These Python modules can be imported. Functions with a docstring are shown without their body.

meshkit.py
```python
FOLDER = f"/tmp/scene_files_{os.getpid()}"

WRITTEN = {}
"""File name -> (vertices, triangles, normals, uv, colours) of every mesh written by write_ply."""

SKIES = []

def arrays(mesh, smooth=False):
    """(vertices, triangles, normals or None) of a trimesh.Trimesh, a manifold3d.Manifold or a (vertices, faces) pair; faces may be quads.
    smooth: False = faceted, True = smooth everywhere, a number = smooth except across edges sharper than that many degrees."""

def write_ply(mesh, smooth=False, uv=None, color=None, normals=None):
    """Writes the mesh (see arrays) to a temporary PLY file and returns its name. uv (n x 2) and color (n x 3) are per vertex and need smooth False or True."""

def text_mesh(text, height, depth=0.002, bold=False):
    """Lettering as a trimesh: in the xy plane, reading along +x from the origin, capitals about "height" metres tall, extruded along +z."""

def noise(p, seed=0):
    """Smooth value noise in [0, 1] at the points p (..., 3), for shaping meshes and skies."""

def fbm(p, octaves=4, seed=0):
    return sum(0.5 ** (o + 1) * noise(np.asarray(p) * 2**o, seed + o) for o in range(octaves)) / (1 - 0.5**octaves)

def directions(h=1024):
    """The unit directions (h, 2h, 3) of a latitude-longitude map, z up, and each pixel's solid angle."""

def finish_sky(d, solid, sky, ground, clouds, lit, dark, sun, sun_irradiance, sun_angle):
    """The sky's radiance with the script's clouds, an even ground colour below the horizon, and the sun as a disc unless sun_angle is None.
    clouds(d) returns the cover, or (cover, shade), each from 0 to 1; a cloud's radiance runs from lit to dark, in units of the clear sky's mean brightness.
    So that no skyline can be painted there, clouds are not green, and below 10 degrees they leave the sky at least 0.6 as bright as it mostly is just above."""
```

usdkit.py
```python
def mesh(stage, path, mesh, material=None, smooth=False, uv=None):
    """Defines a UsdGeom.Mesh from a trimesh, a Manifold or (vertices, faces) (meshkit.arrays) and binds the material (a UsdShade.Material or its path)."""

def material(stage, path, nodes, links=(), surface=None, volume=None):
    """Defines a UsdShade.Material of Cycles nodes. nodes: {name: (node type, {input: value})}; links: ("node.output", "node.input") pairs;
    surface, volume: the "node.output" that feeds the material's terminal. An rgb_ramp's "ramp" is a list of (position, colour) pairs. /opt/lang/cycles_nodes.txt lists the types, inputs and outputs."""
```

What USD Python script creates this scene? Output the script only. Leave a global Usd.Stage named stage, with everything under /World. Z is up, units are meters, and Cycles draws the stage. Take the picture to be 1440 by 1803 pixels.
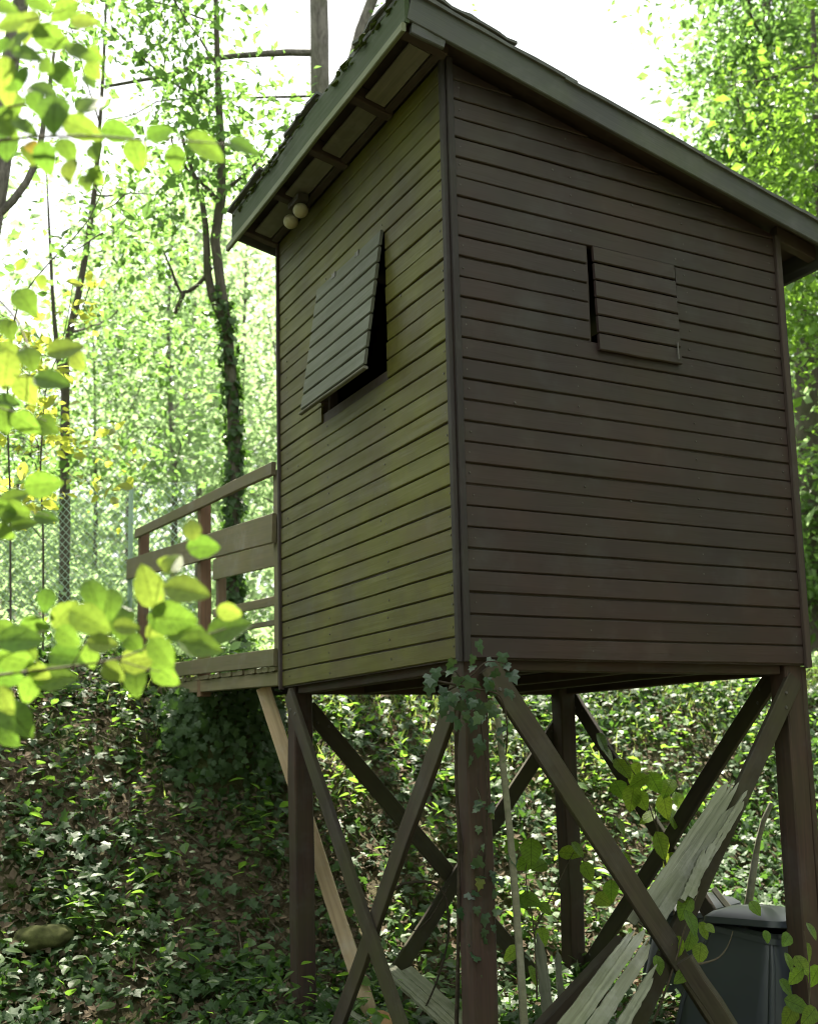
import math, random
import numpy as np
import usdkit, meshkit
from pxr import Usd, UsdGeom, UsdLux, UsdShade, Gf, Sdf, Vt

stage = Usd.Stage.CreateInMemory()
UsdGeom.SetStageUpAxis(stage, 'Z')
UsdGeom.SetStageMetersPerUnit(stage, 1.0)
stage.DefinePrim('/World', 'Xform')
rng = np.random.default_rng(7)
random.seed(7)

# ------------------------------------------------------------------ camera, sky, sun, exposure
CAM = np.array([-2.257, -3.805, 1.553])
YAW, PITCH, ROLL, FPX, CY = 1.0820, 0.1420, -0.0240, 1949.6, 1038.4
EXPOSURE = 2.45
SUN_AZ, SUN_EL = math.radians(75), math.radians(62)     # azimuth measured from +x towards +y
SUN_I, SKY_S = 1.25, 0.05

FW = np.array([math.cos(PITCH) * math.cos(YAW), math.cos(PITCH) * math.sin(YAW), math.sin(PITCH)])
_R = np.array([math.sin(YAW), -math.cos(YAW), 0.0])
_U = np.cross(_R, FW)
RT = _R * math.cos(ROLL) + _U * math.sin(ROLL)
UP = -_R * math.sin(ROLL) + _U * math.cos(ROLL)
cam = UsdGeom.Camera.Define(stage, '/World/camera')
cam.CreateHorizontalApertureAttr(36.0)
cam.CreateFocalLengthAttr(FPX / 1440 * 36)
cam.CreateVerticalApertureOffsetAttr((CY - 901.5) / 1440 * 36)
cam.CreateClippingRangeAttr((0.05, 5000.0))
cam.CreateFStopAttr(3.2)
cam.CreateFocusDistanceAttr(4.9)
cam.CreateExposureAttr(EXPOSURE)
M = np.eye(4)
M[0, :3], M[1, :3], M[2, :3], M[3, :3] = RT, UP, -FW, CAM
cam.AddTransformOp().Set(Gf.Matrix4d(*M.ravel().tolist()))

SUN = np.array([math.cos(SUN_EL) * math.cos(SUN_AZ), math.cos(SUN_EL) * math.sin(SUN_AZ), math.sin(SUN_EL)])
sky = UsdLux.DomeLight.Define(stage, '/World/sky')
sky.GetPrim().SetCustomDataByKey('kind', 'structure')
mat = usdkit.material
skymat = mat(stage, '/World/Looks/sky_air', {
    'sky': ('sky_texture', {'sky_type': 'single_scattering', 'sun_disc': False, 'sun_elevation': SUN_EL,
                            'sun_rotation': math.atan2(SUN[0], SUN[1]), 'aerosol_density': 2.0, 'air_density': 1.0}),
    'co': ('texture_coordinate', {}),
    'nz': ('noise_texture', {'scale': 2.2, 'detail': 5.0, 'roughness': 0.6}),
    'rp': ('rgb_ramp', {'ramp': [(0.25, (0.55, 0.55, 0.55)), (0.6, (0.92, 0.92, 0.92))]}),
    'mx': ('mix', {'color2': (10.5, 10.6, 10.4)}),
    'bg': ('background_shader', {'strength': SKY_S}),
}, [('co.generated', 'nz.vector'), ('nz.fac', 'rp.fac'), ('rp.color', 'mx.fac'), ('sky.color', 'mx.color1'),
    ('mx.color', 'bg.color')], surface='bg.background')
UsdShade.MaterialBindingAPI.Apply(sky.GetPrim()).Bind(skymat)
sun = UsdLux.DistantLight.Define(stage, '/World/sun')
sun.CreateNormalizeAttr(True)
sun.CreateIntensityAttr(SUN_I)
sun.CreateAngleAttr(0.5)
sun.CreateColorAttr(Gf.Vec3f(1.0, 0.93, 0.78))
_a = np.cross([0, 0, 1.0], SUN); _a /= np.linalg.norm(_a)
_m = np.eye(4); _m[0, :3], _m[1, :3], _m[2, :3] = _a, np.cross(SUN, _a), SUN
sun.AddTransformOp().Set(Gf.Matrix4d(*_m.ravel().tolist()))


def at(u, v, depth):
    """The point of the place seen at pixel (u, v) of the photograph, depth metres along the viewing direction."""
    return CAM + depth * (FW + RT * (u - 720) / FPX - UP * (v - CY) / FPX)


# ------------------------------------------------------------------ naming helpers
used = {}


def path_for(name, parent):
    base = (str(parent.GetPath()) if parent is not None else '/World') + '/' + name
    n = used.get(base, 0)
    used[base] = n + 1
    return base if n == 0 else f'{base}_{n:03d}'


def tag(p, label=None, cat=None, group=None, kind=None):
    for k, v in (('label', label), ('category', cat), ('group', group), ('kind', kind)):
        if v:
            p.SetCustomDataByKey(k, v)
    return p


def thing(name, label, cat, loc=(0, 0, 0), group=None):
    x = UsdGeom.Xform.Define(stage, path_for(name, None))
    x.AddTranslateOp().Set(Gf.Vec3d(*map(float, loc)))
    return tag(x.GetPrim(), label, cat, group)


def obj(name, mesh, material, parent=None, xf=None, smooth=False, **t):
    g = usdkit.mesh(stage, path_for(name, parent), mesh, material, smooth)
    if xf is not None:
        g.AddTransformOp().Set(Gf.Matrix4d(*np.asarray(xf, float).T.ravel().tolist()))
    return tag(g.GetPrim(), **t)


def cat_mesh(parts):
    vs, fs, n = [], [], 0
    for v, f in parts:
        vs.append(np.asarray(v, float)); fs.append(np.asarray(f, int) + n); n += len(v)
    return np.vstack(vs), np.vstack(fs)


# ------------------------------------------------------------------ materials
def wood(name, c1, c2, algae=0.0, algae_col=(0.05, 0.06, 0.012), rough=0.75, grain=1.0, pale=0.0, spec=0.3, tone=0.35, stain_sheen=((0.9, 0.9, 0.92), (1.1, 1.05, 1.0))):
    """Wood in object space, grain along the piece's own x; patches of algae and grey weathering placed in world space."""
    return mat(stage, '/World/Looks/' + name, {
        'co': ('texture_coordinate', {}), 'geo': ('geometry', {}), 'oi': ('object_info', {}),
        'off': ('vector_math', {'math_type': 'multiply_add', 'vector2': (1, 1, 1)}),
        'rv': ('combine_xyz', {}),
        'r7': ('math', {'math_type': 'multiply', 'value2': 37.0}),
        'mp': ('mapping', {'scale': (2.2, 42.0 * grain, 42.0 * grain)}),
        'nz': ('noise_texture', {'scale': 1.0, 'detail': 6.0, 'roughness': 0.62, 'distortion': 0.6}),
        'gr': ('rgb_ramp', {'ramp': [(0.28, c1), (0.72, c2)]}),
        'vr': ('math', {'math_type': 'multiply_add', 'value2': tone, 'value3': 1.0 - tone * 0.5}),
        'tn': ('hsv', {}),
        'pn': ('noise_texture', {'scale': 2.1, 'detail': 6.0, 'roughness': 0.62}),
        'pr': ('map_range', {'from_min': 0.50 - 0.22 * algae, 'from_max': 0.74 - 0.2 * algae, 'to_min': 0.0, 'to_max': min(1.0, algae * 1.15), 'clamp': True}),
        'mx': ('mix', {'color2': algae_col}),
        'wn': ('noise_texture', {'scale': 3.7, 'detail': 5.0, 'roughness': 0.7}),
        'wr': ('map_range', {'from_min': 0.52, 'from_max': 0.75, 'to_min': 0.0, 'to_max': 0.35 + pale, 'clamp': True}),
        'mw': ('mix', {'color2': tuple(min(0.6, 0.03 + 1.5 * np.mean(c2)) for _ in range(3))}),
        'sn': ('noise_texture', {'scale': 1.3, 'detail': 4.0, 'roughness': 0.6}), 'sr': ('rgb_ramp', {'ramp': [(0.32, stain_sheen[0]), (0.5, (1.0, 1.0, 1.0)), (0.68, stain_sheen[1])]}), 'sm': ('mix', {'mix_type': 'multiply', 'fac': 1.0}),
        'bp': ('bump', {'strength': 0.35, 'distance': 0.004}),
        'rr': ('map_range', {'from_min': 0.3, 'from_max': 0.7, 'to_min': rough - 0.12, 'to_max': rough + 0.12, 'clamp': True}),
        'p': ('principled_bsdf', {'specular_ior_level': spec}),
    }, [('oi.random', 'r7.value1'), ('r7.value', 'rv.x'), ('r7.value', 'rv.y'), ('co.object', 'off.vector1'), ('rv.vector', 'off.vector3'),
        ('off.vector', 'mp.vector'), ('mp.vector', 'nz.vector'), ('nz.fac', 'gr.fac'),
        ('oi.random', 'vr.value1'), ('vr.value', 'tn.value'), ('gr.color', 'tn.color'),
        ('geo.position', 'pn.vector'), ('pn.fac', 'pr.value'), ('pr.result', 'mx.fac'), ('tn.color', 'mw.color1'), ('geo.position', 'wn.vector'), ('wn.fac', 'wr.value'), ('wr.result', 'mw.fac'),
        ('mw.color', 'mx.color1'), ('mx.color', 'sm.color1'), ('geo.position', 'sn.vector'), ('sn.fac', 'sr.fac'), ('sr.color', 'sm.color2'), ('sm.color', 'p.base_color'),
        ('nz.fac', 'bp.height'), ('bp.normal', 'p.normal'), ('nz.fac', 'rr.value'), ('rr.result', 'p.roughness')], surface='p.BSDF')


def leafmat(name, cols, trans, rough=0.45, tw=0.45, spec=0.4, per='island', veins=False):
    """cols: ramp of upper colours chosen at random per leaf; trans: ramp of transmitted colours."""
    rnd = ('geo', 'random_per_island') if per == 'island' else ('oi', 'random')
    nodes = {
        'geo': ('geometry', {}), 'oi': ('object_info', {}), 'co': ('texture_coordinate', {}),
        'c': ('rgb_ramp', {'ramp': cols}), 't': ('rgb_ramp', {'ramp': trans}),
        'p': ('principled_bsdf', {'roughness': rough, 'specular_ior_level': spec}),
        'tr': ('translucent_bsdf', {}), 'm': ('mix_closure', {'fac': tw}),
    }
    r = f'{rnd[0]}.{rnd[1]}'
    links = [(r, 'c.fac'), (r, 't.fac'), ('p.BSDF', 'm.closure1'), ('tr.BSDF', 'm.closure2')]
    if veins:
        nodes |= {'sx': ('separate_xyz', {}), 'ab': ('math', {'math_type': 'absolute'}),
                  'ma': ('math', {'math_type': 'multiply_add', 'value2': -0.75}),
                  'fr': ('math', {'math_type': 'multiply', 'value2': 9.0}), 'pp': ('math', {'math_type': 'pingpong', 'value2': 0.5}),
                  'ls': ('map_range', {'from_min': 0.0, 'from_max': 0.14, 'to_min': 0.62, 'to_max': 1.0, 'clamp': True}),
                  'mid': ('map_range', {'from_min': 0.006, 'from_max': 0.022, 'to_min': 0.55, 'to_max': 1.0, 'clamp': True}),
                  'mu': ('math', {'math_type': 'minimum'}), 'nz': ('noise_texture', {'scale': 7.0, 'detail': 4.0}),
                  'nr': ('map_range', {'from_min': 0.3, 'from_max': 0.7, 'to_min': 0.72, 'to_max': 1.18, 'clamp': True}),
                  'm2': ('math', {'math_type': 'multiply'}), 'hc': ('hsv', {}), 'ht': ('hsv', {}), 'bp': ('bump', {'strength': 0.5, 'distance': 0.02})}
        links += [('co.object', 'sx.vector'), ('sx.y', 'ab.value1'), ('ab.value', 'ma.value1'), ('sx.x', 'ma.value3'), ('ma.value', 'fr.value1'),
                  ('fr.value', 'pp.value1'), ('pp.value', 'ls.value'), ('ab.value', 'mid.value'), ('ls.result', 'mu.value1'), ('mid.result', 'mu.value2'),
                  ('co.object', 'nz.vector'), ('nz.fac', 'nr.value'), ('mu.value', 'm2.value1'), ('nr.result', 'm2.value2'),
                  ('m2.value', 'hc.value'), ('m2.value', 'ht.value'), ('c.color', 'hc.color'), ('t.color', 'ht.color'),
                  ('hc.color', 'p.base_color'), ('ht.color', 'tr.color'), ('mu.value', 'bp.height'), ('bp.normal', 'p.normal')]
    else:
        links += [('c.color', 'p.base_color'), ('t.color', 'tr.color')]
    return mat(stage, '/World/Looks/' + name, nodes, links, surface='m.closure')


def barkmat(name, c1, c2, moss=0.3, moss_col=(0.045, 0.06, 0.015)):
    return mat(stage, '/World/Looks/' + name, {
        'geo': ('geometry', {}), 'mp': ('mapping', {'scale': (16.0, 16.0, 3.0)}),
        'nz': ('noise_texture', {'scale': 1.6, 'detail': 8.0, 'roughness': 0.7, 'distortion': 0.8}),
        'c': ('rgb_ramp', {'ramp': [(0.3, c1), (0.7, c2)]}),
        'mn': ('noise_texture', {'scale': 2.4, 'detail': 6.0}),
        'mr': ('map_range', {'from_min': 0.48, 'from_max': 0.62, 'to_min': 0.0, 'to_max': moss, 'clamp': True}),
        'mx': ('mix', {'color2': moss_col}), 'bp': ('bump', {'strength': 0.8, 'distance': 0.02}),
        'p': ('principled_bsdf', {'roughness': 0.9, 'specular_ior_level': 0.2}),
    }, [('geo.position', 'mp.vector'), ('mp.vector', 'nz.vector'), ('nz.fac', 'c.fac'), ('geo.position', 'mn.vector'), ('mn.fac', 'mr.value'),
        ('mr.result', 'mx.fac'), ('c.color', 'mx.color1'), ('mx.color', 'p.base_color'), ('nz.fac', 'bp.height'), ('bp.normal', 'p.normal')], surface='p.BSDF')


def plain(name, col, rough=0.6, spec=0.4, var=0.3, scale=9.0, bump=0.2, metallic=0.0):
    return mat(stage, '/World/Looks/' + name, {
        'geo': ('geometry', {}), 'nz': ('noise_texture', {'scale': scale, 'detail': 6.0, 'roughness': 0.65}),
        'c': ('rgb_ramp', {'ramp': [(0.3, tuple(x * (1 - var) for x in col)), (0.7, tuple(min(0.85, x * (1 + var)) for x in col))]}),
        'bp': ('bump', {'strength': bump, 'distance': 0.004}),
        'p': ('principled_bsdf', {'roughness': rough, 'specular_ior_level': spec, 'metallic': metallic}),
    }, [('geo.position', 'nz.vector'), ('nz.fac', 'c.fac'), ('c.color', 'p.base_color'), ('nz.fac', 'bp.height'), ('bp.normal', 'p.normal')], surface='p.BSDF')


MW_LEFT = wood('siding_algae_green_light', (0.030, 0.023, 0.008), (0.062, 0.051, 0.016), algae=0.8, algae_col=(0.064, 0.064, 0.005), rough=0.6, stain_sheen=((0.72, 0.66, 0.6), (1.25, 1.25, 0.8)))  # real algae plus green bounced light painted into the left wall colour
MW_RIGHT = wood('siding_stain_brown', (0.0140, 0.0076, 0.0066), (0.0225, 0.0130, 0.0114), algae=0.22, algae_col=(0.030, 0.027, 0.010), rough=0.55, tone=0.22, spec=0.35, stain_sheen=((0.80, 0.84, 0.98), (1.32, 1.10, 0.98)))  # bluish and reddish patches put a faint sheen into the wall colour
MW_SHUT = wood('shutter_stain', (0.044, 0.047, 0.032), (0.074, 0.079, 0.055), algae=0.25, algae_col=(0.08, 0.09, 0.05), rough=0.55)
MW_POST = wood('post_stain', (0.014, 0.0075, 0.006), (0.048, 0.027, 0.021), algae=0.35, algae_col=(0.035, 0.04, 0.012))
MW_BRACE = wood('brace_stain', (0.015, 0.011, 0.008), (0.048, 0.037, 0.027), algae=0.45, algae_col=(0.045, 0.05, 0.015))
MW_TRIM = wood('trim_stain', (0.014, 0.011, 0.011), (0.024, 0.0195, 0.0195), algae=0.15)
MW_DARK = wood('shaded_board', (0.024, 0.017, 0.014), (0.045, 0.032, 0.026))
MW_SOFFIT = wood('soffit_grey', (0.075, 0.073, 0.06), (0.13, 0.126, 0.10), algae=0.2, pale=0.05)
MW_FASCIA = wood('mossy_fascia', (0.018, 0.028, 0.012), (0.036, 0.048, 0.022), algae=0.95, algae_col=(0.020, 0.036, 0.007))
MW_DRIP = wood('drip_strip_grey', (0.085, 0.10, 0.06), (0.15, 0.165, 0.105), algae=0.6, algae_col=(0.09, 0.11, 0.045))
MW_VERGE = wood('verge_board_grey', (0.036, 0.039, 0.040), (0.062, 0.066, 0.064), algae=0.45, algae_col=(0.06, 0.075, 0.035))
MW_RAIL = wood('rail_olive', (0.085, 0.070, 0.040), (0.16, 0.135, 0.080), algae=0.4, algae_col=(0.09, 0.095, 0.030))
MW_RPOST = wood('rail_post_brown', (0.065, 0.038, 0.022), (0.13, 0.080, 0.048), algae=0.2)
MW_FRESH = wood('fresh_timber', (0.27, 0.19, 0.12), (0.42, 0.32, 0.21), algae=0.1, rough=0.6)
MW_OLD = wood('weathered_grey', (0.08, 0.085, 0.06), (0.25, 0.26, 0.20), algae=0.45, algae_col=(0.10, 0.12, 0.055), pale=0.15, grain=1.0)
MW_POLE = wood('pole_grey', (0.11, 0.11, 0.08), (0.21, 0.21, 0.15), algae=0.3)
M_SHEET = plain('roof_felt', (0.07, 0.075, 0.07), 0.85, 0.25, 0.35, 14.0, 0.5)
M_MOSS = plain('moss', (0.045, 0.065, 0.014), 0.95, 0.15, 0.45, 60.0, 0.9)
M_GLOBE = plain('pale_globe', (0.26, 0.24, 0.15), 0.5, 0.4, 0.15, 20.0, 0.05)
M_IRON = plain('dark_iron', (0.05, 0.045, 0.04), 0.5, 0.5, 0.3)
M_BIN = plain('bin_plastic', (0.014, 0.018, 0.024), 0.45, 0.5, 0.12, 6.0, 0.05)
M_GREENMETAL = plain('green_coated_wire', (0.22, 0.33, 0.25), 0.45, 0.5, 0.15)
M_STONE = plain('mossy_stone', (0.05, 0.055, 0.018), 0.95, 0.2, 0.5, 16.0, 0.9)
M_VINE = plain('vine_stem', (0.035, 0.028, 0.020), 0.9, 0.2, 0.4, 40.0, 0.5)
M_TWIG = plain('twig_bark', (0.085, 0.070, 0.050), 0.85, 0.25, 0.3, 40.0, 0.4)
B_GREY = barkmat('bark_grey', (0.05, 0.045, 0.04), (0.19, 0.175, 0.155), 0.3)
B_DARK = barkmat('bark_dark', (0.045, 0.040, 0.032), (0.12, 0.105, 0.085), 0.35)

L_FRONT = leafmat('leaf_foreground', [(0, (0.055, 0.11, 0.014)), (0.5, (0.075, 0.14, 0.016)), (1, (0.11, 0.16, 0.018))],
                  [(0, (0.16, 0.32, 0.035)), (0.6, (0.25, 0.41, 0.045)), (1, (0.34, 0.45, 0.06))], tw=0.5, per='object', veins=True)
L_YELLOW = leafmat('leaf_yellowing', [(0, (0.16, 0.13, 0.02)), (1, (0.2, 0.14, 0.03))],
                   [(0, (0.7, 0.6, 0.06)), (1, (0.75, 0.45, 0.08))], tw=0.5, per='object', veins=True)
L_TREE = leafmat('leaf_tree', [(0, (0.045, 0.085, 0.02)), (0.5, (0.065, 0.11, 0.022)), (1, (0.12, 0.13, 0.03))],
                 [(0, (0.18, 0.34, 0.07)), (0.55, (0.30, 0.44, 0.08)), (0.9, (0.52, 0.52, 0.10)), (1, (0.62, 0.45, 0.10))], tw=0.5)
L_FAR = leafmat('leaf_far_glare', [(0, (0.085, 0.115, 0.05)), (0.6, (0.11, 0.135, 0.05)), (1, (0.15, 0.14, 0.05))],  # paled leaf colours stand in for haze and glare over the background
                [(0, (0.34, 0.50, 0.22)), (0.5, (0.54, 0.62, 0.22)), (1, (0.76, 0.66, 0.25))], tw=0.58)
L_GOLD = leafmat('leaf_gold', [(0, (0.10, 0.11, 0.02)), (1, (0.17, 0.12, 0.03))],
                 [(0, (0.55, 0.62, 0.08)), (0.6, (0.75, 0.62, 0.09)), (1, (0.70, 0.40, 0.08))], tw=0.55)
L_IVY = leafmat('leaf_ivy', [(0, (0.038, 0.075, 0.026)), (0.5, (0.065, 0.11, 0.034)), (0.8, (0.115, 0.15, 0.04)), (1, (0.17, 0.16, 0.05))],
                [(0, (0.10, 0.22, 0.03)), (0.7, (0.18, 0.32, 0.04)), (1, (0.4, 0.42, 0.05))], rough=0.52, tw=0.32, spec=0.38)
L_HERB = leafmat('leaf_herb', [(0, (0.05, 0.10, 0.02)), (0.6, (0.07, 0.125, 0.022)), (1, (0.12, 0.14, 0.03))],
                 [(0, (0.25, 0.46, 0.05)), (0.6, (0.36, 0.56, 0.06)), (1, (0.58, 0.60, 0.08))], tw=0.45)
L_LITTER = leafmat('leaf_litter', [(0, (0.10, 0.078, 0.055)), (0.5, (0.21, 0.17, 0.12)), (0.85, (0.36, 0.31, 0.23)), (1, (0.28, 0.18, 0.08))],
                   [(0, (0.10, 0.06, 0.03)), (1, (0.2, 0.13, 0.06))], rough=0.9, tw=0.1, spec=0.08)
M_SOIL = mat(stage, '/World/Looks/woodland_soil', {
    'geo': ('geometry', {}), 'n1': ('noise_texture', {'scale': 22.0, 'detail': 8.0, 'roughness': 0.75}),
    'n2': ('noise_texture', {'scale': 0.9, 'detail': 5.0, 'roughness': 0.6}),
    'c1': ('rgb_ramp', {'ramp': [(0.3, (0.035, 0.026, 0.018)), (0.55, (0.10, 0.075, 0.05)), (0.75, (0.22, 0.17, 0.115))]}),
    'c2': ('rgb_ramp', {'ramp': [(0.35, (0.045, 0.060, 0.018)), (0.7, (0.075, 0.085, 0.03))]}),
    'r': ('map_range', {'from_min': 0.42, 'from_max': 0.62, 'to_min': 0.1, 'to_max': 0.85, 'clamp': True}),
    'mx': ('mix', {}), 'bp': ('bump', {'strength': 1.0, 'distance': 0.03}),
    'p': ('principled_bsdf', {'roughness': 0.95, 'specular_ior_level': 0.15})},
    [('geo.position', 'n1.vector'), ('geo.position', 'n2.vector'), ('n1.fac', 'c1.fac'), ('n1.fac', 'c2.fac'), ('n2.fac', 'r.value'), ('r.result', 'mx.fac'),
     ('c1.color', 'mx.color1'), ('c2.color', 'mx.color2'), ('mx.color', 'p.base_color'), ('n1.fac', 'bp.height'), ('bp.normal', 'p.normal')], surface='p.BSDF')


# ------------------------------------------------------------------ shape helpers
def frame(x, up):
    x = np.asarray(x, float); x = x / np.linalg.norm(x)
    y = np.cross(up, x); y /= np.linalg.norm(y)
    return x, y, np.cross(x, y)


def beam(name, a, b, w, h, material, parent=None, up=(0, 0, 1), ch=0.004, seg=3, jit=0.0015, clip=None, **t):
    """A sawn timber from a to b: w across, h along up; edges chamfered, faintly uneven, its own x along the grain."""
    a, b = np.asarray(a, float), np.asarray(b, float)
    x, y, z = frame(b - a, up)
    L = np.linalg.norm(b - a)
    c = min(ch, 0.3 * w, 0.3 * h)
    prof = np.array([(-w/2, -h/2+c), (-w/2+c, -h/2), (w/2-c, -h/2), (w/2, -h/2+c), (w/2, h/2-c), (w/2-c, h/2), (-w/2+c, h/2), (-w/2, h/2-c)])
    r = np.random.default_rng(abs(hash((round(float(a[0]), 3), round(float(a[1]), 3), round(float(a[2]), 3), round(float(L), 3)))) % 2**32)
    vs = []
    for i in range(seg + 1):
        d = r.normal(0, jit, 2) if 0 < i < seg else (0, 0)
        vs.append(np.column_stack([np.full(8, L * i / seg), prof[:, 0] + d[0], prof[:, 1] + d[1]]))
    v = np.vstack(vs)
    if clip:
        v[:, 2] = np.maximum(np.minimum(v[:, 2], clip(a[0] + v[:, 0]) - a[2]), v[:, 2].min())
    f = []
    for i in range(seg):
        for k in range(8):
            p, q, r_, s = i*8+k, i*8+(k+1) % 8, (i+1)*8+(k+1) % 8, (i+1)*8+k
            f += [(p, r_, q), (p, s, r_)]
    for k in range(1, 7):
        f += [(0, k, k+1), (seg*8, seg*8+k+1, seg*8+k)]
    f = np.array(f)[:, [0, 2, 1]]
    X = np.eye(4); X[:3, 0], X[:3, 1], X[:3, 2], X[:3, 3] = x, y, z, a
    return obj(name, (v, f), material, parent, X, **t)


def tube(pts, rad, sides=7, cap=True, wob=0.0, seed=0):
    p = np.asarray(pts, float); n = len(p)
    rad = np.broadcast_to(np.asarray(rad, float), (n,))
    t = np.gradient(p, axis=0); t /= np.linalg.norm(t, axis=1, keepdims=True) + 1e-12
    a = np.cross(t, [0.31, 0.22, 0.93] if abs(t[0][2]) < 0.9 else [1.0, 0.2, 0.1]); a /= np.linalg.norm(a, axis=1, keepdims=True) + 1e-12
    b = np.cross(t, a)
    ang = np.arange(sides) * 2 * np.pi / sides
    rr = rad[:, None] * np.ones(sides)
    if wob:
        rr = rr * (1 + wob * np.random.default_rng(seed).normal(0, 1, rr.shape))
    v = p[:, None] + rr[:, :, None] * (np.cos(ang)[None, :, None] * a[:, None] + np.sin(ang)[None, :, None] * b[:, None])
    i, j = np.meshgrid(np.arange(n - 1), np.arange(sides), indexing='ij')
    p0, p1, p2, p3 = i*sides+j, i*sides+(j+1) % sides, (i+1)*sides+(j+1) % sides, (i+1)*sides+j
    f = np.vstack([np.stack([p0, p1, p2], -1).reshape(-1, 3), np.stack([p0, p2, p3], -1).reshape(-1, 3)])
    v = v.reshape(-1, 3)
    if cap:
        m = len(v); v = np.vstack([v, p[0], p[-1]])
        f = np.vstack([f, [[m, (k+1) % sides, k] for k in range(sides)], [[m+1, (n-1)*sides+k, (n-1)*sides+(k+1) % sides] for k in range(sides)]])
    return v, f


def smooth_path(pts, n):
    p = np.asarray(pts, float)
    s = np.concatenate([[0], np.cumsum(np.linalg.norm(np.diff(p, axis=0), axis=1))])
    from scipy.interpolate import PchipInterpolator
    q = np.linspace(0, s[-1], n)
    return np.column_stack([PchipInterpolator(s, p[:, k])(q) for k in range(3)])


RHOMB = (np.array([(0, 0, 0), (0.45, 0.30, 0.07), (1, 0, -0.06), (0.45, -0.30, 0.07)]), np.array([(0, 2, 1), (0, 3, 2)]))
OVATE = (np.array([(0, 0, 0), (0.18, 0.20, 0.03), (0.45, 0.31, 0.05), (0.75, 0.19, 0.0), (1, 0, -0.10), (0.75, -0.19, 0.0), (0.45, -0.31, 0.05), (0.18, -0.20, 0.03), (0.45, 0, -0.01)]),
         np.array([(8, 0, 7), (8, 7, 6), (8, 6, 5), (8, 5, 4), (8, 4, 3), (8, 3, 2), (8, 2, 1), (8, 1, 0)]))
_iv = [(0.0, 0.0), (-0.12, 0.30), (0.16, 0.50), (0.30, 0.30), (0.58, 0.40), (0.66, 0.18), (1.0, 0.0)]
_iv = _iv + [(x, -y) for x, y in _iv[-2:0:-1]]
IVY = (np.array([(x, y, 0.05 * abs(y) - 0.08 * x * x) for x, y in _iv] + [(0.3, 0, 0.04)]),
       np.array([(len(_iv), (k + 1) % len(_iv), k) for k in range(len(_iv))]))


def scatter(tpl, pos, xdir, nrm, size):
    """Many leaves of one template as one mesh: each at pos, pointing along xdir, facing nrm."""
    pos, xdir, nrm = (np.asarray(q, float) for q in (pos, xdir, nrm))
    x = xdir - (xdir * nrm).sum(1, keepdims=True) * nrm
    x /= np.linalg.norm(x, axis=1, keepdims=True) + 1e-9
    n = nrm / (np.linalg.norm(nrm, axis=1, keepdims=True) + 1e-9)
    y = np.cross(n, x)
    v, f = tpl
    s = np.asarray(size, float).reshape(-1, 1, 1)
    P = pos[:, None] + s * (v[None, :, 0:1] * x[:, None] + v[None, :, 1:2] * y[:, None] + v[None, :, 2:3] * n[:, None])
    F = f[None] + (np.arange(len(pos)) * len(v))[:, None, None]
    return P.reshape(-1, 3), F.reshape(-1, 3)


def rand_dirs(r, n, up=0.0):
    d = r.normal(size=(n, 3)); d /= np.linalg.norm(d, axis=1, keepdims=True)
    d[:, 2] += up
    return d / np.linalg.norm(d, axis=1, keepdims=True)


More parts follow.
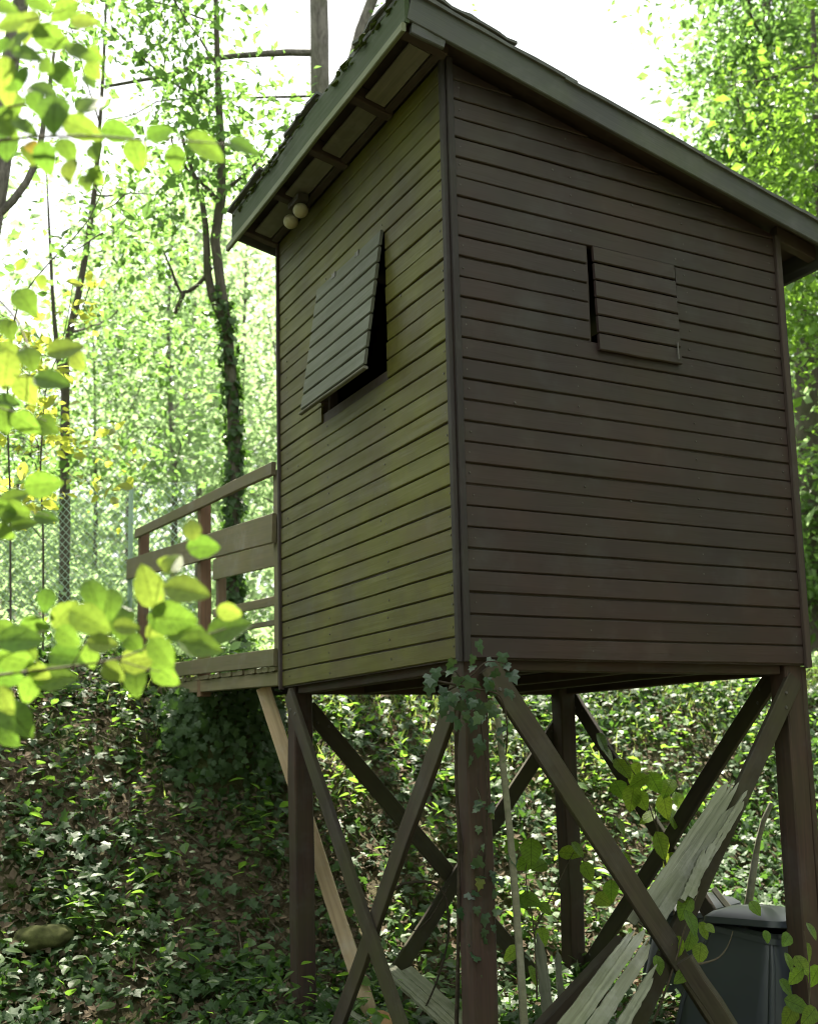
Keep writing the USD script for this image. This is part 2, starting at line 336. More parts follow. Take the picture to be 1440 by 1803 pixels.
# ------------------------------------------------------------------ the ground
def height(x, y):
    x, y = np.asarray(x, float), np.asarray(y, float)
    foot, top = 1.75 + 0.05 * x, 5.15 + 0.08 * np.sin(x * 0.9)
    t = np.clip((y - foot) / (top - foot), 0, 1)
    s = 0.55 * t + 0.45 * t * t * (3 - 2 * t)
    z = 2.12 * s + np.clip(y - top, 0, 1.2) * 0.06 + np.clip(y - top - 1.2, 0, 13) * 0.20 * np.clip((4.5 - x) / 3 + 0.4, 0.4, 1) + 0.06 * np.clip(y, -3, 1.75)
    far = np.clip((np.hypot(x, y) - 45) / 80, 0, 1)
    p = np.stack([x, y, np.zeros_like(x)], -1)
    z = z + 0.16 * (meshkit.fbm(p * 0.9, 4, 3) - 0.5) + 0.07 * (meshkit.fbm(p * 3.1, 3, 9) - 0.5)
    return z * (1 - far) + 3.0 * far


def grid_axis(c0, c1, fine, far):
    a = np.arange(c0, c1 + 1e-6, fine)
    g, d, out = c1, fine, []
    while g < far:
        d *= 1.25; g += d; out.append(g)
    g, d, lo = c0, fine, []
    while g > -far:
        d *= 1.25; g -= d; lo.append(g)
    return np.concatenate([lo[::-1], a, out])


gx, gy = grid_axis(-3.5, 7.5, 0.11, 900), grid_axis(-1.0, 8.5, 0.11, 900)
GX, GY = np.meshgrid(gx, gy, indexing='ij')
gv = np.stack([GX, GY, height(GX, GY)], -1).reshape(-1, 3)
ni, nj = GX.shape
i, j = np.meshgrid(np.arange(ni - 1), np.arange(nj - 1), indexing='ij')
a_ = (i * nj + j).ravel()
gf = np.vstack([np.stack([a_, a_ + nj, a_ + nj + 1], -1), np.stack([a_, a_ + nj + 1, a_ + 1], -1)])
obj('ground', (gv, gf), M_SOIL, smooth=True, kind='structure')

# ------------------------------------------------------------------ the hide
WL, WR = 1.98, 1.93            # left face runs along +y at x = 0, right face along +x at y = 0
ZF, PITCHB = 1.90, 0.09
roof_z = lambda x: 4.517 - 0.22 * x
hide = thing('raised_hide', 'dark brown wooden raised hide with boarded walls and mono-pitch roof on braced legs', 'hunting hide')
T = 0.018


def wall_sheet(pts2, hole, plane):
    """Backing sheet of a wall, with a rectangular opening; plane maps (s, z, depth) to the world. Depth grows inwards."""
    (s0, s1, z0, z1), parts = hole, []
    S = max(p[0] for p in pts2)
    ztop = lambda s: np.interp(s, [pts2[0][0], pts2[1][0]], [pts2[0][1], pts2[1][1]])
    for (a, b, c, d) in ((0, s0, ZF, None), (s1, S, ZF, None), (s0, s1, ZF, z0), (s0, s1, z1, None)):
        if b - a < 1e-3:
            continue
        c8 = []
        for dep in (0.0, 0.025):
            c8 += [plane(a, c, dep), plane(b, c, dep), plane(b, d if d else ztop(b), dep), plane(a, d if d else ztop(a), dep)]
        parts.append((np.array(c8), np.array([(0, 1, 2), (0, 2, 3), (4, 6, 5), (4, 7, 6), (0, 4, 5), (0, 5, 1), (3, 2, 6), (3, 6, 7), (0, 3, 7), (0, 7, 4), (1, 5, 6), (1, 6, 2)])))
    return cat_mesh(parts)


LH = (0.60, 1.37, 3.30, 3.985)      # opening of the left wall: y0 y1 z0 z1
RH = (0.728, 1.235, 3.306, 3.797)   # opening of the right wall: x0 x1 z0 z1
wl = obj('wall', wall_sheet([(0, 4.50), (WL, 4.50)], LH, lambda s, z, d: (0.0095 + d, s, z)), MW_DARK, hide, label='greenish left wall under the high eave')
wr = obj('wall', wall_sheet([(0.03, roof_z(0.03) - 0.012), (WR, roof_z(WR) - 0.012)], RH, lambda s, z, d: (s, 0.0095 + d, z)), MW_DARK, hide, label='dark brown right wall under the sloping roof')
box8 = lambda a, b: (np.array([(x, y, z) for z in (a[2], b[2]) for x, y in ((a[0], a[1]), (b[0], a[1]), (b[0], b[1]), (a[0], b[1]))], float),
                     np.array([(0, 2, 1), (0, 3, 2), (4, 5, 6), (4, 6, 7), (0, 1, 5), (0, 5, 4), (1, 2, 6), (1, 6, 5), (2, 3, 7), (2, 7, 6), (3, 0, 4), (3, 4, 7)]))
wb = obj('wall', box8((0.05, WL - 0.03, ZF), (WR - 0.05, WL, roof_z(WR) + 0.02)), MW_DARK, hide)
wc = obj('wall', box8((WR - 0.03, 0.05, ZF), (WR, WL - 0.03, roof_z(WR) - 0.02)), MW_DARK, hide)
obj('gable_panel', (lambda v, f: (v, f))(*(lambda: (np.array([(0.05, WL-0.028, roof_z(WR)+0.021), (WR-.05, WL-0.028, roof_z(WR)+0.021), (0.05, WL-0.028, roof_z(0.05)-0.012), (0.05, WL-0.003, roof_z(WR)+0.021), (WR-.05, WL-0.003, roof_z(WR)+0.021), (0.05, WL-0.003, roof_z(0.05)-0.012)]),
    np.array([(0, 1, 2), (3, 5, 4), (0, 3, 4), (0, 4, 1), (1, 4, 5), (1, 5, 2), (2, 5, 3), (2, 3, 0)])))()), MW_DARK, hide)


def siding(side, i, s0, s1, zt=None):
    z0 = ZF + (28 - i) * PITCHB if i >= 0 else ZF + 28 * PITCHB
    h = PITCHB - 0.006
    zc = z0 + 0.006 + h / 2
    r = np.random.default_rng(1000 * side + i * 7 + int(s0 * 10))
    dz, dd = r.normal(0, 0.0010, 2), r.normal(0, 0.0012)
    if side == 0:
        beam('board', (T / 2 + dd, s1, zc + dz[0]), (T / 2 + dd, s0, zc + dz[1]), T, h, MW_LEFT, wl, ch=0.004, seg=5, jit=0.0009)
    else:
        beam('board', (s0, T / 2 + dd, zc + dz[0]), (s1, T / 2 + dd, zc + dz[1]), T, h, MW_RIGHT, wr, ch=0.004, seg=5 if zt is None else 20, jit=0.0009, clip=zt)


for k in range(0, 29):
    lo = ZF + (28 - k) * PITCHB
    # left wall
    if lo + PITCHB > LH[2] + 0.03 and lo < LH[3] - 0.03:
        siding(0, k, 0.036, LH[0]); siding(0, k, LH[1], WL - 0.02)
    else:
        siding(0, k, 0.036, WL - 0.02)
    # right wall: the top rows stop at the roof
    xe = min(WR - 0.03, (4.517 - 0.012 - (lo + 0.008)) / 0.22)
    if xe < 0.15:
        continue
    if lo + PITCHB > RH[2] + 0.045 and lo < RH[3] - 0.03:
        siding(1, k, 0.036, RH[0] - 0.012); siding(1, k, RH[1] + 0.006, WR - 0.03)
    else:
        siding(1, k, 0.036, xe, (lambda x: roof_z(x) - 0.012) if lo + PITCHB > roof_z(xe) - 0.02 else None)

beam('corner_trim', (-0.004, 0.0165, ZF - 0.01), (-0.004, 0.0165, 4.50), 0.020, 0.033, MW_TRIM, hide, up=(0, 1, 0), seg=4)
beam('corner_trim', (0.0205, -0.006, ZF - 0.01), (0.0205, -0.006, 4.51), 0.020, 0.029, MW_TRIM, hide, up=(1, 0, 0), seg=4)
beam('corner_trim', (0.0, WL - 0.006, ZF - 0.01), (0.0, WL - 0.006, 4.50), 0.028, 0.024, MW_DARK, hide, up=(0, 1, 0), seg=4)
beam('corner_trim', (WR - 0.008, -0.006, ZF - 0.01), (WR - 0.008, -0.006, roof_z(WR) - 0.01), 0.024, 0.036, MW_DARK, hide, up=(1, 0, 0), seg=4)
beam('corner_trim', (WR + 0.014, 0.012, ZF - 0.01), (WR + 0.014, 0.012, roof_z(WR) - 0.01), 0.020, 0.034, MW_TRIM, hide, up=(0, 1, 0), seg=4)

# shutters: hinged at their upper edge; the left one propped open, the right one nearly shut
out = 0.105
sh = obj('shutter', (lambda v, f: (v, f))(*box8((0, 0, 0), (0.001, 0.001, 0.001))), MW_DARK, hide) if False else None
ang = math.asin(out / 0.70)
dirz = np.array([-math.sin(ang), 0, -math.cos(ang)])
nout = np.array([-math.cos(ang), 0, math.sin(ang)])
sh = UsdGeom.Xform.Define(stage, path_for('shutter', hide)).GetPrim(); tag(sh, 'board shutter propped open on the left wall')
for k in range(8):
    t0 = 0.004 + k * 0.0865
    c = np.array([-0.006, 0, 3.990]) + dirz * (t0 + 0.041) + nout * 0.004
    beam('board', c + (0, 1.365, 0), c + (0, 0.602, 0), 0.016, 0.079, MW_SHUT, sh, up=-dirz, ch=0.005, seg=4, jit=0.0008)
for yy in (0.70, 1.27):
    c = np.array([-0.006, yy, 3.990]) - nout * 0.016
    beam('batten', c + dirz * 0.03, c + dirz * 0.66, 0.05, 0.022, MW_DARK, sh, up=nout)
beam('edge_strip', np.array([-0.006, 1.385, 3.990]) + dirz * 0.705, np.array([-0.006, 0.600, 3.990]) + dirz * 0.705, 0.024, 0.014, MW_SOFFIT, sh, up=-dirz)
for yy in (0.86, 1.14):
    beam('hinge', (-0.020, yy - 0.02, 3.972), (-0.020, yy + 0.02, 3.972), 0.010, 0.030, M_IRON, sh, up=(0, 0, 1))
beam('prop', (0.02, 1.33, 3.36), np.array([-0.006, 1.33, 3.990]) + dirz * 0.64 - nout * 0.02, 0.018, 0.018, MW_DARK, sh)
sr = UsdGeom.Xform.Define(stage, path_for('shutter', hide)).GetPrim(); tag(sr, 'board shutter almost shut in the right wall')
an2 = 0.030
d2 = np.array([0, -math.sin(an2), -math.cos(an2)]); n2 = np.array([0, -math.cos(an2), math.sin(an2)])
for k in range(6):
    t0 = 0.002 + k * 0.0845 - 0.006
    hh = 0.0785 if k else 0.074
    c = np.array([0, 0.004, 3.797]) + d2 * (t0 + 0.041) + n2 * 0.002
    beam('board', c + (RH[0] + 0.026, 0, 0), c + (RH[1] - 0.004, 0, 0), 0.016, hh, MW_RIGHT, sr, up=-d2, ch=0.005, seg=4, jit=0.0008)
for xx in (0.82, 1.14):
    c = np.array([xx, 0.004, 3.797]) - n2 * 0.016
    beam('batten', c + d2 * 0.03, c + d2 * 0.47, 0.05, 0.022, MW_DARK, sr, up=n2)
beam('bolt', (1.205, -0.026, 3.40), (1.205, -0.029, 3.318), 0.008, 0.008, M_IRON, sr, up=(0, -1, 0))
for s in (0, 1):
    for (p0, p1) in (((LH[0], LH[2]), (LH[0], LH[3])), ((LH[1], LH[2]), (LH[1], LH[3]))) if s == 0 else (((RH[0], RH[2]), (RH[0], RH[3])), ((RH[1], RH[2]), (RH[1], RH[3]))):
        pl = (lambda q: (0.062, q[0], q[1])) if s == 0 else (lambda q: (q[0], 0.062, q[1]))
        beam('jamb', pl(p0), pl(p1), 0.05, 0.05, MW_DARK, wl if s == 0 else wr, up=(1, 0, 0) if s == 0 else (0, 1, 0))
# nail heads
for (x, z) in ((1.0, 4.05), (1.245, 3.83), (0.55, 4.12), (1.62, 3.2), (0.3, 3.0), (0.9, 2.62)):
    obj('knot', tube([(x, 0.002, z), (x, -0.0022, z)], [0.006, 0.005], 6), M_IRON, wr)
for (y, z) in ((1.45, 3.73), (0.45, 3.6), (1.7, 3.1), (0.7, 2.6)):
    obj('knot', tube([(0.002, y, z), (-0.0022, y, z)], [0.006, 0.005], 6), M_IRON, wl)

nr_ = np.random.default_rng(5)
for wall_, side in ((wl, 0), (wr, 1)):
    nl = []
    for k in range(29):
        zc = ZF + (28 - k) * PITCHB + 0.05
        for s_ in (0.07, 0.64, 1.30, 1.86):
            s_ = s_ + nr_.normal(0, 0.006); z_ = zc + nr_.normal(0, 0.006)
            hole = LH if side == 0 else RH
            if (hole[0] - 0.02 < s_ < hole[1] + 0.02 and hole[2] - 0.02 < z_ < hole[3] + 0.02) or (side == 1 and z_ > roof_z(s_) - 0.05):
                continue
            a_, b_ = ((0.002, s_, z_), (-0.0016, s_, z_)) if side == 0 else ((s_, 0.002, z_), (s_, -0.0016, z_))
            nl.append(tube([a_, b_], [0.0042, 0.0038], 6))
    obj('nails', cat_mesh(nl), M_IRON, wall_, kind='stuff')

# roof
XO, XE, YN, YF = -0.225, 2.21, -0.10, 2.06


def roof_slab(x0, x1, y0, y1, lo, hi, seed, jag=0.0):
    r = np.random.default_rng(seed)
    nx, ny = 13, 12
    X, Y = np.meshgrid(np.linspace(x0, x1, nx), np.linspace(y0, y1, ny), indexing='ij')
    w = r.normal(0, jag, (nx, ny))
    e = np.zeros((nx, ny)); e[0], e[-1] = -abs(r.normal(0, jag * 1.5, ny)), abs(r.normal(0, jag, ny))
    e2 = np.zeros((nx, ny)); e2[:, 0] = r.normal(0, jag * 0.7, nx)
    X2, Y2 = X + e, Y + e2
    top = np.stack([X2, Y2, roof_z(X2) + hi + w], -1).reshape(-1, 3)
    bot = np.stack([X2, Y2, roof_z(X2) + lo + w * 0.3], -1).reshape(-1, 3)
    n = nx * ny
    f = []
    for a in range(nx - 1):
        for b in range(ny - 1):
            p = a * ny + b
            f += [(p, p + ny, p + ny + 1), (p, p + ny + 1, p + 1), (n + p, n + p + ny + 1, n + p + ny), (n + p, n + p + 1, n + p + ny + 1)]
    rim = [a * ny for a in range(nx)] + [(nx - 1) * ny + b for b in range(1, ny)] + [a * ny + ny - 1 for a in range(nx - 2, -1, -1)] + [b for b in range(ny - 2, 0, -1)]
    for k in range(len(rim)):
        p, q = rim[k], rim[(k + 1) % len(rim)]
        f += [(p, n + p, n + q), (p, n + q, q)]
    return np.vstack([top, bot]), np.array(f)


rf = obj('roof', roof_slab(XO + 0.02, XE - 0.01, YN + 0.022, YF - 0.02, 0.055, 0.085, 1), MW_DARK, hide)
for k, (x0, x1) in enumerate(((XO - 0.02, 0.62), (0.56, 1.42), (1.36, XE + 0.04))):
    obj('roofing_sheet', roof_slab(x0, x1, YN - 0.022, YF + 0.03, 0.095 + 0.006 * (2 - k), 0.112 + 0.006 * (2 - k), 20 + k, 0.0016), M_SHEET, rf)
for k, (y0, y1, o, h) in enumerate(((-0.125, 0.36, 0.030, 0.008), (0.33, 0.82, 0.012, 0.0), (0.78, 1.22, 0.034, 0.014), (1.19, 1.60, 0.016, 0.004), (1.56, 2.11, 0.040, 0.010))):
    obj('roofing_sheet', roof_slab(XO - o, 0.30, y0, y1, 0.128 + h, 0.142 + h, 40 + k, 0.004), M_SHEET, rf)
sn = math.hypot(1, 0.22); ud = np.array([0.22, 0, 1]) / sn
pv = lambda x, z, y: np.array([x, y, roof_z(x) + z])
beam('verge_board', pv(XO + 0.002, 0.045, YN), pv(XE, 0.045, YN), 0.022, 0.125, MW_VERGE, rf, up=ud, seg=6)
beam('verge_board', pv(XO + 0.002, 0.02, YF - 0.01), pv(XE, 0.02, YF - 0.01), 0.022, 0.13, MW_VERGE, rf, up=ud, seg=6)
beam('verge_tail', (XO + 0.012, YN + 0.004, 4.522), (-0.055, YN + 0.004, 4.497), 0.020, 0.05, MW_VERGE, rf)
beam('fascia_board', (XO - 0.010, YN - 0.008, 4.610), (XO - 0.010, YF + 0.03, 4.610), 0.022, 0.150, MW_FASCIA, rf, seg=6, jit=0.003)
beam('drip_strip', (XO - 0.026, YN - 0.006, 4.512), (XO - 0.022, YF + 0.10, 4.512), 0.020, 0.040, MW_DRIP, rf, seg=5, jit=0.002)
beam('fascia_board', (XE + 0.004, YN - 0.008, roof_z(XE) - 0.005), (XE + 0.004, YF, roof_z(XE) - 0.005), 0.022, 0.13, MW_VERGE, rf, seg=4)
for y in (-0.02, 0.50, 1.00, 1.50, 1.98):
    beam('rafter', pv(XO + 0.005, 0.012, y), pv(0.0, 0.012, y), 0.05, 0.075, MW_DARK, rf, up=ud)
for y in (0.02, 1.95):
    beam('rafter', pv(WR, 0.012, y), pv(XE - 0.01, 0.012, y), 0.05, 0.075, MW_DARK, rf, up=ud)
for y0, y1 in ((0.02, 0.46), (0.54, 0.96), (1.04, 1.46), (1.54, 1.94)):
    beam('soffit_board', pv(-0.105, -0.004, y0), pv(-0.105, -0.004, y1), 0.105, 0.014, MW_SOFFIT, rf, up=ud)
beam('soffit_strip', pv(-0.028, -0.002, 0.0), pv(-0.028, -0.002, 1.95), 0.04, 0.03, MW_DARK, rf, up=ud)
# moss along the high eave and on the verge
mp = []
for k in range(90):
    y = rng.uniform(YN, YF + 0.02); r = rng.uniform(0.006, 0.015) * (1.5 if rng.random() < 0.1 else 1)
    c = np.array([XO - 0.02 + rng.normal(0, 0.012), y, rng.choice([4.672, 4.66, 4.69]) + rng.normal(0, 0.008)])
    dd = rand_dirs(rng, 9); mp.append((c + dd * r * np.array([1, 2.6, 0.6]), np.array([(a, b, c_) for a, b, c_ in __import__('scipy.spatial', fromlist=['x']).ConvexHull(dd).simplices])))
obj('moss', cat_mesh(mp), M_MOSS, rf, kind='stuff')

# floor and frame beneath it
fl = obj('floor', box8((0.03, 0.03, ZF + 0.012), (WR - 0.035, WL - 0.035, ZF + 0.04)), MW_DARK, hide)
for x in (0.5, 0.97, 1.44):
    beam('joist', (x, 0.06, ZF - 0.012), (x, WL - 0.08, ZF - 0.012), 0.06, 0.045, MW_POST, fl)
beam('beam', (0.03, WL - 0.055, ZF - 0.014), (WR - 0.03, WL - 0.055, ZF - 0.014), 0.07, 0.05, MW_POST, hide)
beam('beam', (WR - 0.055, 0.06, ZF - 0.014), (WR - 0.055, WL - 0.06, ZF - 0.014), 0.07, 0.05, MW_POST, hide)
beam('beam', (0.15, 0.075, ZF - 0.016), (WR - 0.15, 0.075, ZF - 0.016), 0.07, 0.05, MW_POST, hide)
beam('beam', (0.075, 0.15, ZF - 0.016), (0.075, WL - 0.15, ZF - 0.016), 0.07, 0.05, MW_POST, hide)
LEG = 0.108
for (x, y) in ((0.078, 0.078), (0.078, WL - 0.08), (WR - 0.075, 0.078), (WR - 0.085, WL - 0.085)):
    beam('leg', (x, y, float(height(x, y)) - 0.25), (x, y, ZF + 0.008), LEG, LEG, MW_POST, hide, up=(1, 0, 0), ch=0.007, seg=8, jit=0.003)
beam('leg_facing', (WR - 0.012, 0.055, 0.1), (WR - 0.012, 0.055, ZF - 0.004), 0.03, 0.075, MW_POST, hide, up=(0, 1, 0), seg=6)
BR = [((0.0, 1.86, 1.86), (0.0, 0.34, 0.06)), ((0.030, 0.06, 1.83), (0.030, 1.58, -0.08)),
      ((0.12, 0.0, 1.87), (1.40, 0.0, 0.12)), ((1.86, 0.030, 1.84), (0.60, 0.030, 0.12)),
      ((0.16, WL + 0.0, 1.79), (1.62, WL + 0.0, 0.17)), ((1.86, WL - 0.03, 1.70), (0.38, WL - 0.03, -0.02)),
      ((WR, 1.92, 1.86), (WR, 0.10, -0.07)), ((WR - 0.03, 0.20, 1.86), (WR - 0.03, 1.86, 0.20))]
for k, (a, b) in enumerate(BR):
    nrm = (1, 0, 0) if k in (0, 1, 6, 7) else (0, 1, 0)
    a, b = np.array(a), np.array(b)
    bm = beam('brace', a, b, 0.095, 0.026, MW_BRACE, hide, up=nrm, ch=0.003, seg=6, jit=0.002)
    Lb = np.linalg.norm(b - a)
    sgn = -1 if np.dot(np.array(nrm), CAM - a) * 1 < 0 else 1
    for q in (0.10, 0.16, Lb - 0.12):
        zq = 0.013 if sgn > 0 else -0.013
        obj('bolt', tube([(q, 0.018 * (1 if q != 0.16 else -1), zq), (q, 0.018 * (1 if q != 0.16 else -1), zq + 0.005 * sgn)], [0.009, 0.007], 6), M_IRON, bm)
el = thing('eave_lamp', 'twin pale round globes fixed under the high eave near its lower far end', 'lamp', (-0.10, 1.42, 4.47))
obj('bracket', box8((-0.03, -0.07, 0.0), (0.03, 0.07, 0.035)), M_IRON, el)
import trimesh
for dy in (-0.085, 0.055):
    s = trimesh.creation.icosphere(3, 0.041); s.vertices *= (1, 1, 0.94)
    obj('globe', (s.vertices + (0, dy + 0.05, -0.045), s.faces), M_GLOBE, el, smooth=True)

# ------------------------------------------------------------------ the footbridge at the back of the hide
br = thing('footbridge', 'olive weathered plank footbridge with board railings leading from bank to hide', 'footbridge')
dz = lambda y: (y - 2.0) * 0.030
BX0, BX1, BY0, BY1 = 0.0, 0.92, 2.03, 5.32
beam('side_beam', (BX0 + 0.03, BY0, 1.955), (BX0 + 0.03, BY1, 1.955 + dz(BY1)), 0.06, 0.08, MW_RAIL, br, seg=5)
beam('side_beam', (BX1 - 0.03, BY0, 1.955), (BX1 - 0.03, BY1, 1.955 + dz(BY1)), 0.06, 0.08, MW_DARK, br, seg=5)
n = 30
for k in range(n):
    y = BY0 + 0.055 + k * (BY1 - BY0 - 0.1) / (n - 1)
    r = rng.normal(0, 0.006)
    beam('deck_board', (BX0 - 0.01 + r, y, 2.010 + dz(y)), (BX1 + 0.01 + r, y, 2.010 + dz(y)), 0.095, 0.026, MW_RAIL, br, seg=2)
beam('kick_board', (BX0 - 0.012, BY0, 2.075), (BX0 - 0.012, BY1 - 0.35, 2.085 + dz(BY1)), 0.024, 0.10, MW_RAIL, br, seg=4)
for y in (3.50, 5.14):
    zt = 3.20 + (y - 2.05) * 0.060
    beam('railing_post', (0.035, y, 1.93), (0.035, y, zt - 0.03), 0.075, 0.075, MW_RPOST, br, up=(1, 0, 0), seg=4)
beam('railing_post', (0.035, 2.06, 1.93), (0.035, 2.06, 3.16), 0.07, 0.06, MW_RAIL, br, up=(1, 0, 0), seg=4)
beam('handrail', (-0.015, BY0, 3.165), (-0.015, 5.19, 3.165 + 0.062 * 3.14), 0.028, 0.075, MW_RAIL, br, seg=5)
beam('railing_board', (-0.015, BY0, 2.815), (-0.015, 5.45, 3.10), 0.026, 0.17, MW_RAIL, br, seg=5)
for y in (2.15, 3.9, 5.75):
    beam('railing_post', (0.90, y, 1.95), (0.90, y, 3.25 + (y - 2.05) * 0.055), 0.075, 0.075, MW_RPOST, br, up=(1, 0, 0), seg=4)
beam('handrail', (0.85, BY0, 3.22), (0.85, 5.8, 3.42), 0.028, 0.075, MW_RAIL, br, seg=4)
beam('railing_board', (0.85, BY0, 2.93), (0.85, 5.8, 3.20), 0.026, 0.19, MW_RAIL, br, seg=4)
beam('railing_board', (0.85, BY0, 2.60), (0.85, 5.8, 2.80), 0.024, 0.075, MW_RAIL, br, seg=4)
beam('railing_board', (0.85, BY0, 2.44), (0.85, 5.8, 2.62), 0.024, 0.045, MW_RAIL, br, seg=4)
beam('strut', (0.06, 2.42, 1.925), (0.42, 1.62, -0.05), 0.082, 0.035, MW_FRESH, br, up=-FW, seg=5, label='pale new timber strut running down under the bridge')

ab = thing('earth_abutment', 'raised earth abutment grown over with ivy under the footbridge end', 'mound')  # raised block of earth with ivy, built under the deck end
vv = []
nu, nv = 40, 14
U_, V_ = np.meshgrid(np.linspace(0, 1, nu), np.linspace(0, 1, nv), indexing='ij')
path = np.array([(0.00, 5.35), (-0.02, 3.80), (0.06, 3.62), (0.50, 3.62), (0.58, 3.8), (0.60, 5.35)])
sp = np.concatenate([[0], np.cumsum(np.linalg.norm(np.diff(path, axis=0), axis=1))]); sp /= sp[-1]
PX, PY = np.interp(U_, sp, path[:, 0]), np.interp(U_, sp, path[:, 1])
hz = height(PX, PY)
PZ = (hz - 0.15) * (1 - V_) + V_ * 1.90
cx_, cy_ = 0.29, 4.5
sh_ = 1 + 0.10 * (1 - V_) + 0.10 * (meshkit.fbm(np.stack([PX * 3, PY * 3, PZ * 3], -1), 4, 5) - 0.5)
PX, PY = cx_ + (PX - cx_) * sh_, cy_ + (PY - cy_) * sh_
av = np.stack([PX, PY, PZ], -1).reshape(-1, 3)
i, j = np.meshgrid(np.arange(nu - 1), np.arange(nv - 1), indexing='ij')
a_ = (i * nv + j).ravel()
af = np.vstack([np.stack([a_, a_ + nv, a_ + nv + 1], -1), np.stack([a_, a_ + nv + 1, a_ + 1], -1)])
top = len(av); av = np.vstack([av, [(0.29, 4.5, 1.88)]])
af = np.vstack([af, [(top, k * nv + nv - 1, (k + 1) * nv + nv - 1) for k in range(nu - 1)]])
obj('earth', (av, af), M_SOIL, ab, smooth=True)
n = 4200
k = rng.integers(0, nu, n) * nv + np.maximum(rng.integers(0, nv, n), rng.integers(0, nv, n))
pos = av[k] + rng.normal(0, 0.05, (n, 3))
nr = av[k] - np.array([0.29, 4.5, 0]); nr[:, 2] = 0.35; nr += rng.normal(0, 0.35, (n, 3)); nr /= np.linalg.norm(nr, axis=1, keepdims=True)
obj('ivy', scatter(IVY, pos + nr * 0.03, rng.normal(0, 0.6, (n, 3)) - (0, 0, 0.8), nr, rng.uniform(0.045, 0.085, n)), L_IVY, ab, kind='stuff')

# ------------------------------------------------------------------ chain-link fence on the crest
P0, P1 = at(228, 1100, 9.3), at(-160, 1100, 9.9)
P0, P1 = P0[:2], P1[:2]
dirf = (P1 - P0) / np.linalg.norm(P1 - P0)
P2 = P0 - dirf * 0.6
fn = thing('chain_link_fence', 'green chain-link fence with thin posts along the top of the bank', 'fence')
gz = lambda p: float(height(p[0], p[1]))
FH = 1.50
for s in (0.0, 2.6):
    p = P0 + dirf * s; z = gz(p)
    obj('post', tube([(p[0], p[1], z - 0.3), (p[0], p[1], z + FH + 0.04)], 0.021, 8), M_GREENMETAL, fn)
wires = []
Ltot = np.linalg.norm(P1 - P2)
pt = lambda s, t: np.array([*(P2 + dirf * s), gz(P2 + dirf * s) + t])
st = 0.068
for k in range(int(-FH / st), int(Ltot / st) + 1):
    for sg in (1, -1):
        s0, t0, s1, t1 = k * st, 0.0, k * st + FH, FH
        if s0 < 0: t0 = -s0; s0 = 0.0
        if s1 > Ltot: t1 = FH - (s1 - Ltot); s1 = Ltot
        if t1 - t0 < 0.05: continue
        q = [(s0, t0), (s1, t1)] if sg == 1 else [(s0, FH - t0), (s1, FH - t1)]
        z0 = gz(P2 + dirf * (Ltot * 0.5))
        wires.append(tube([np.array([*(P2 + dirf * s), z0 + 0.02 + t]) + np.array([-dirf[1], dirf[0], 0]) * 0.002 * sg for s, t in q], 0.0032, 3, False))
for t in (0.05, FH * 0.5, FH):
    wires.append(tube([np.array([*(P2), gz(P2 + dirf * Ltot * 0.5) + 0.02 + t]), np.array([*P1, gz(P2 + dirf * Ltot * 0.5) + 0.02 + t])], 0.0028, 4, False))
obj('wire_mesh', cat_mesh(wires), M_GREENMETAL, fn, kind='stuff')

# ------------------------------------------------------------------ trees
def limb_path(r, start, d, L, n=6, droop=0.0, wig=0.16):
    p, pts = np.array(start, float), [np.array(start, float)]
    d = np.array(d, float); d /= np.linalg.norm(d)
    for k in range(n):
        d = d + r.normal(0, wig, 3) + np.array([0, 0, 0.05 - droop]); d /= np.linalg.norm(d)
        p = p + d * L / n; pts.append(p.copy())
    return np.array(pts)


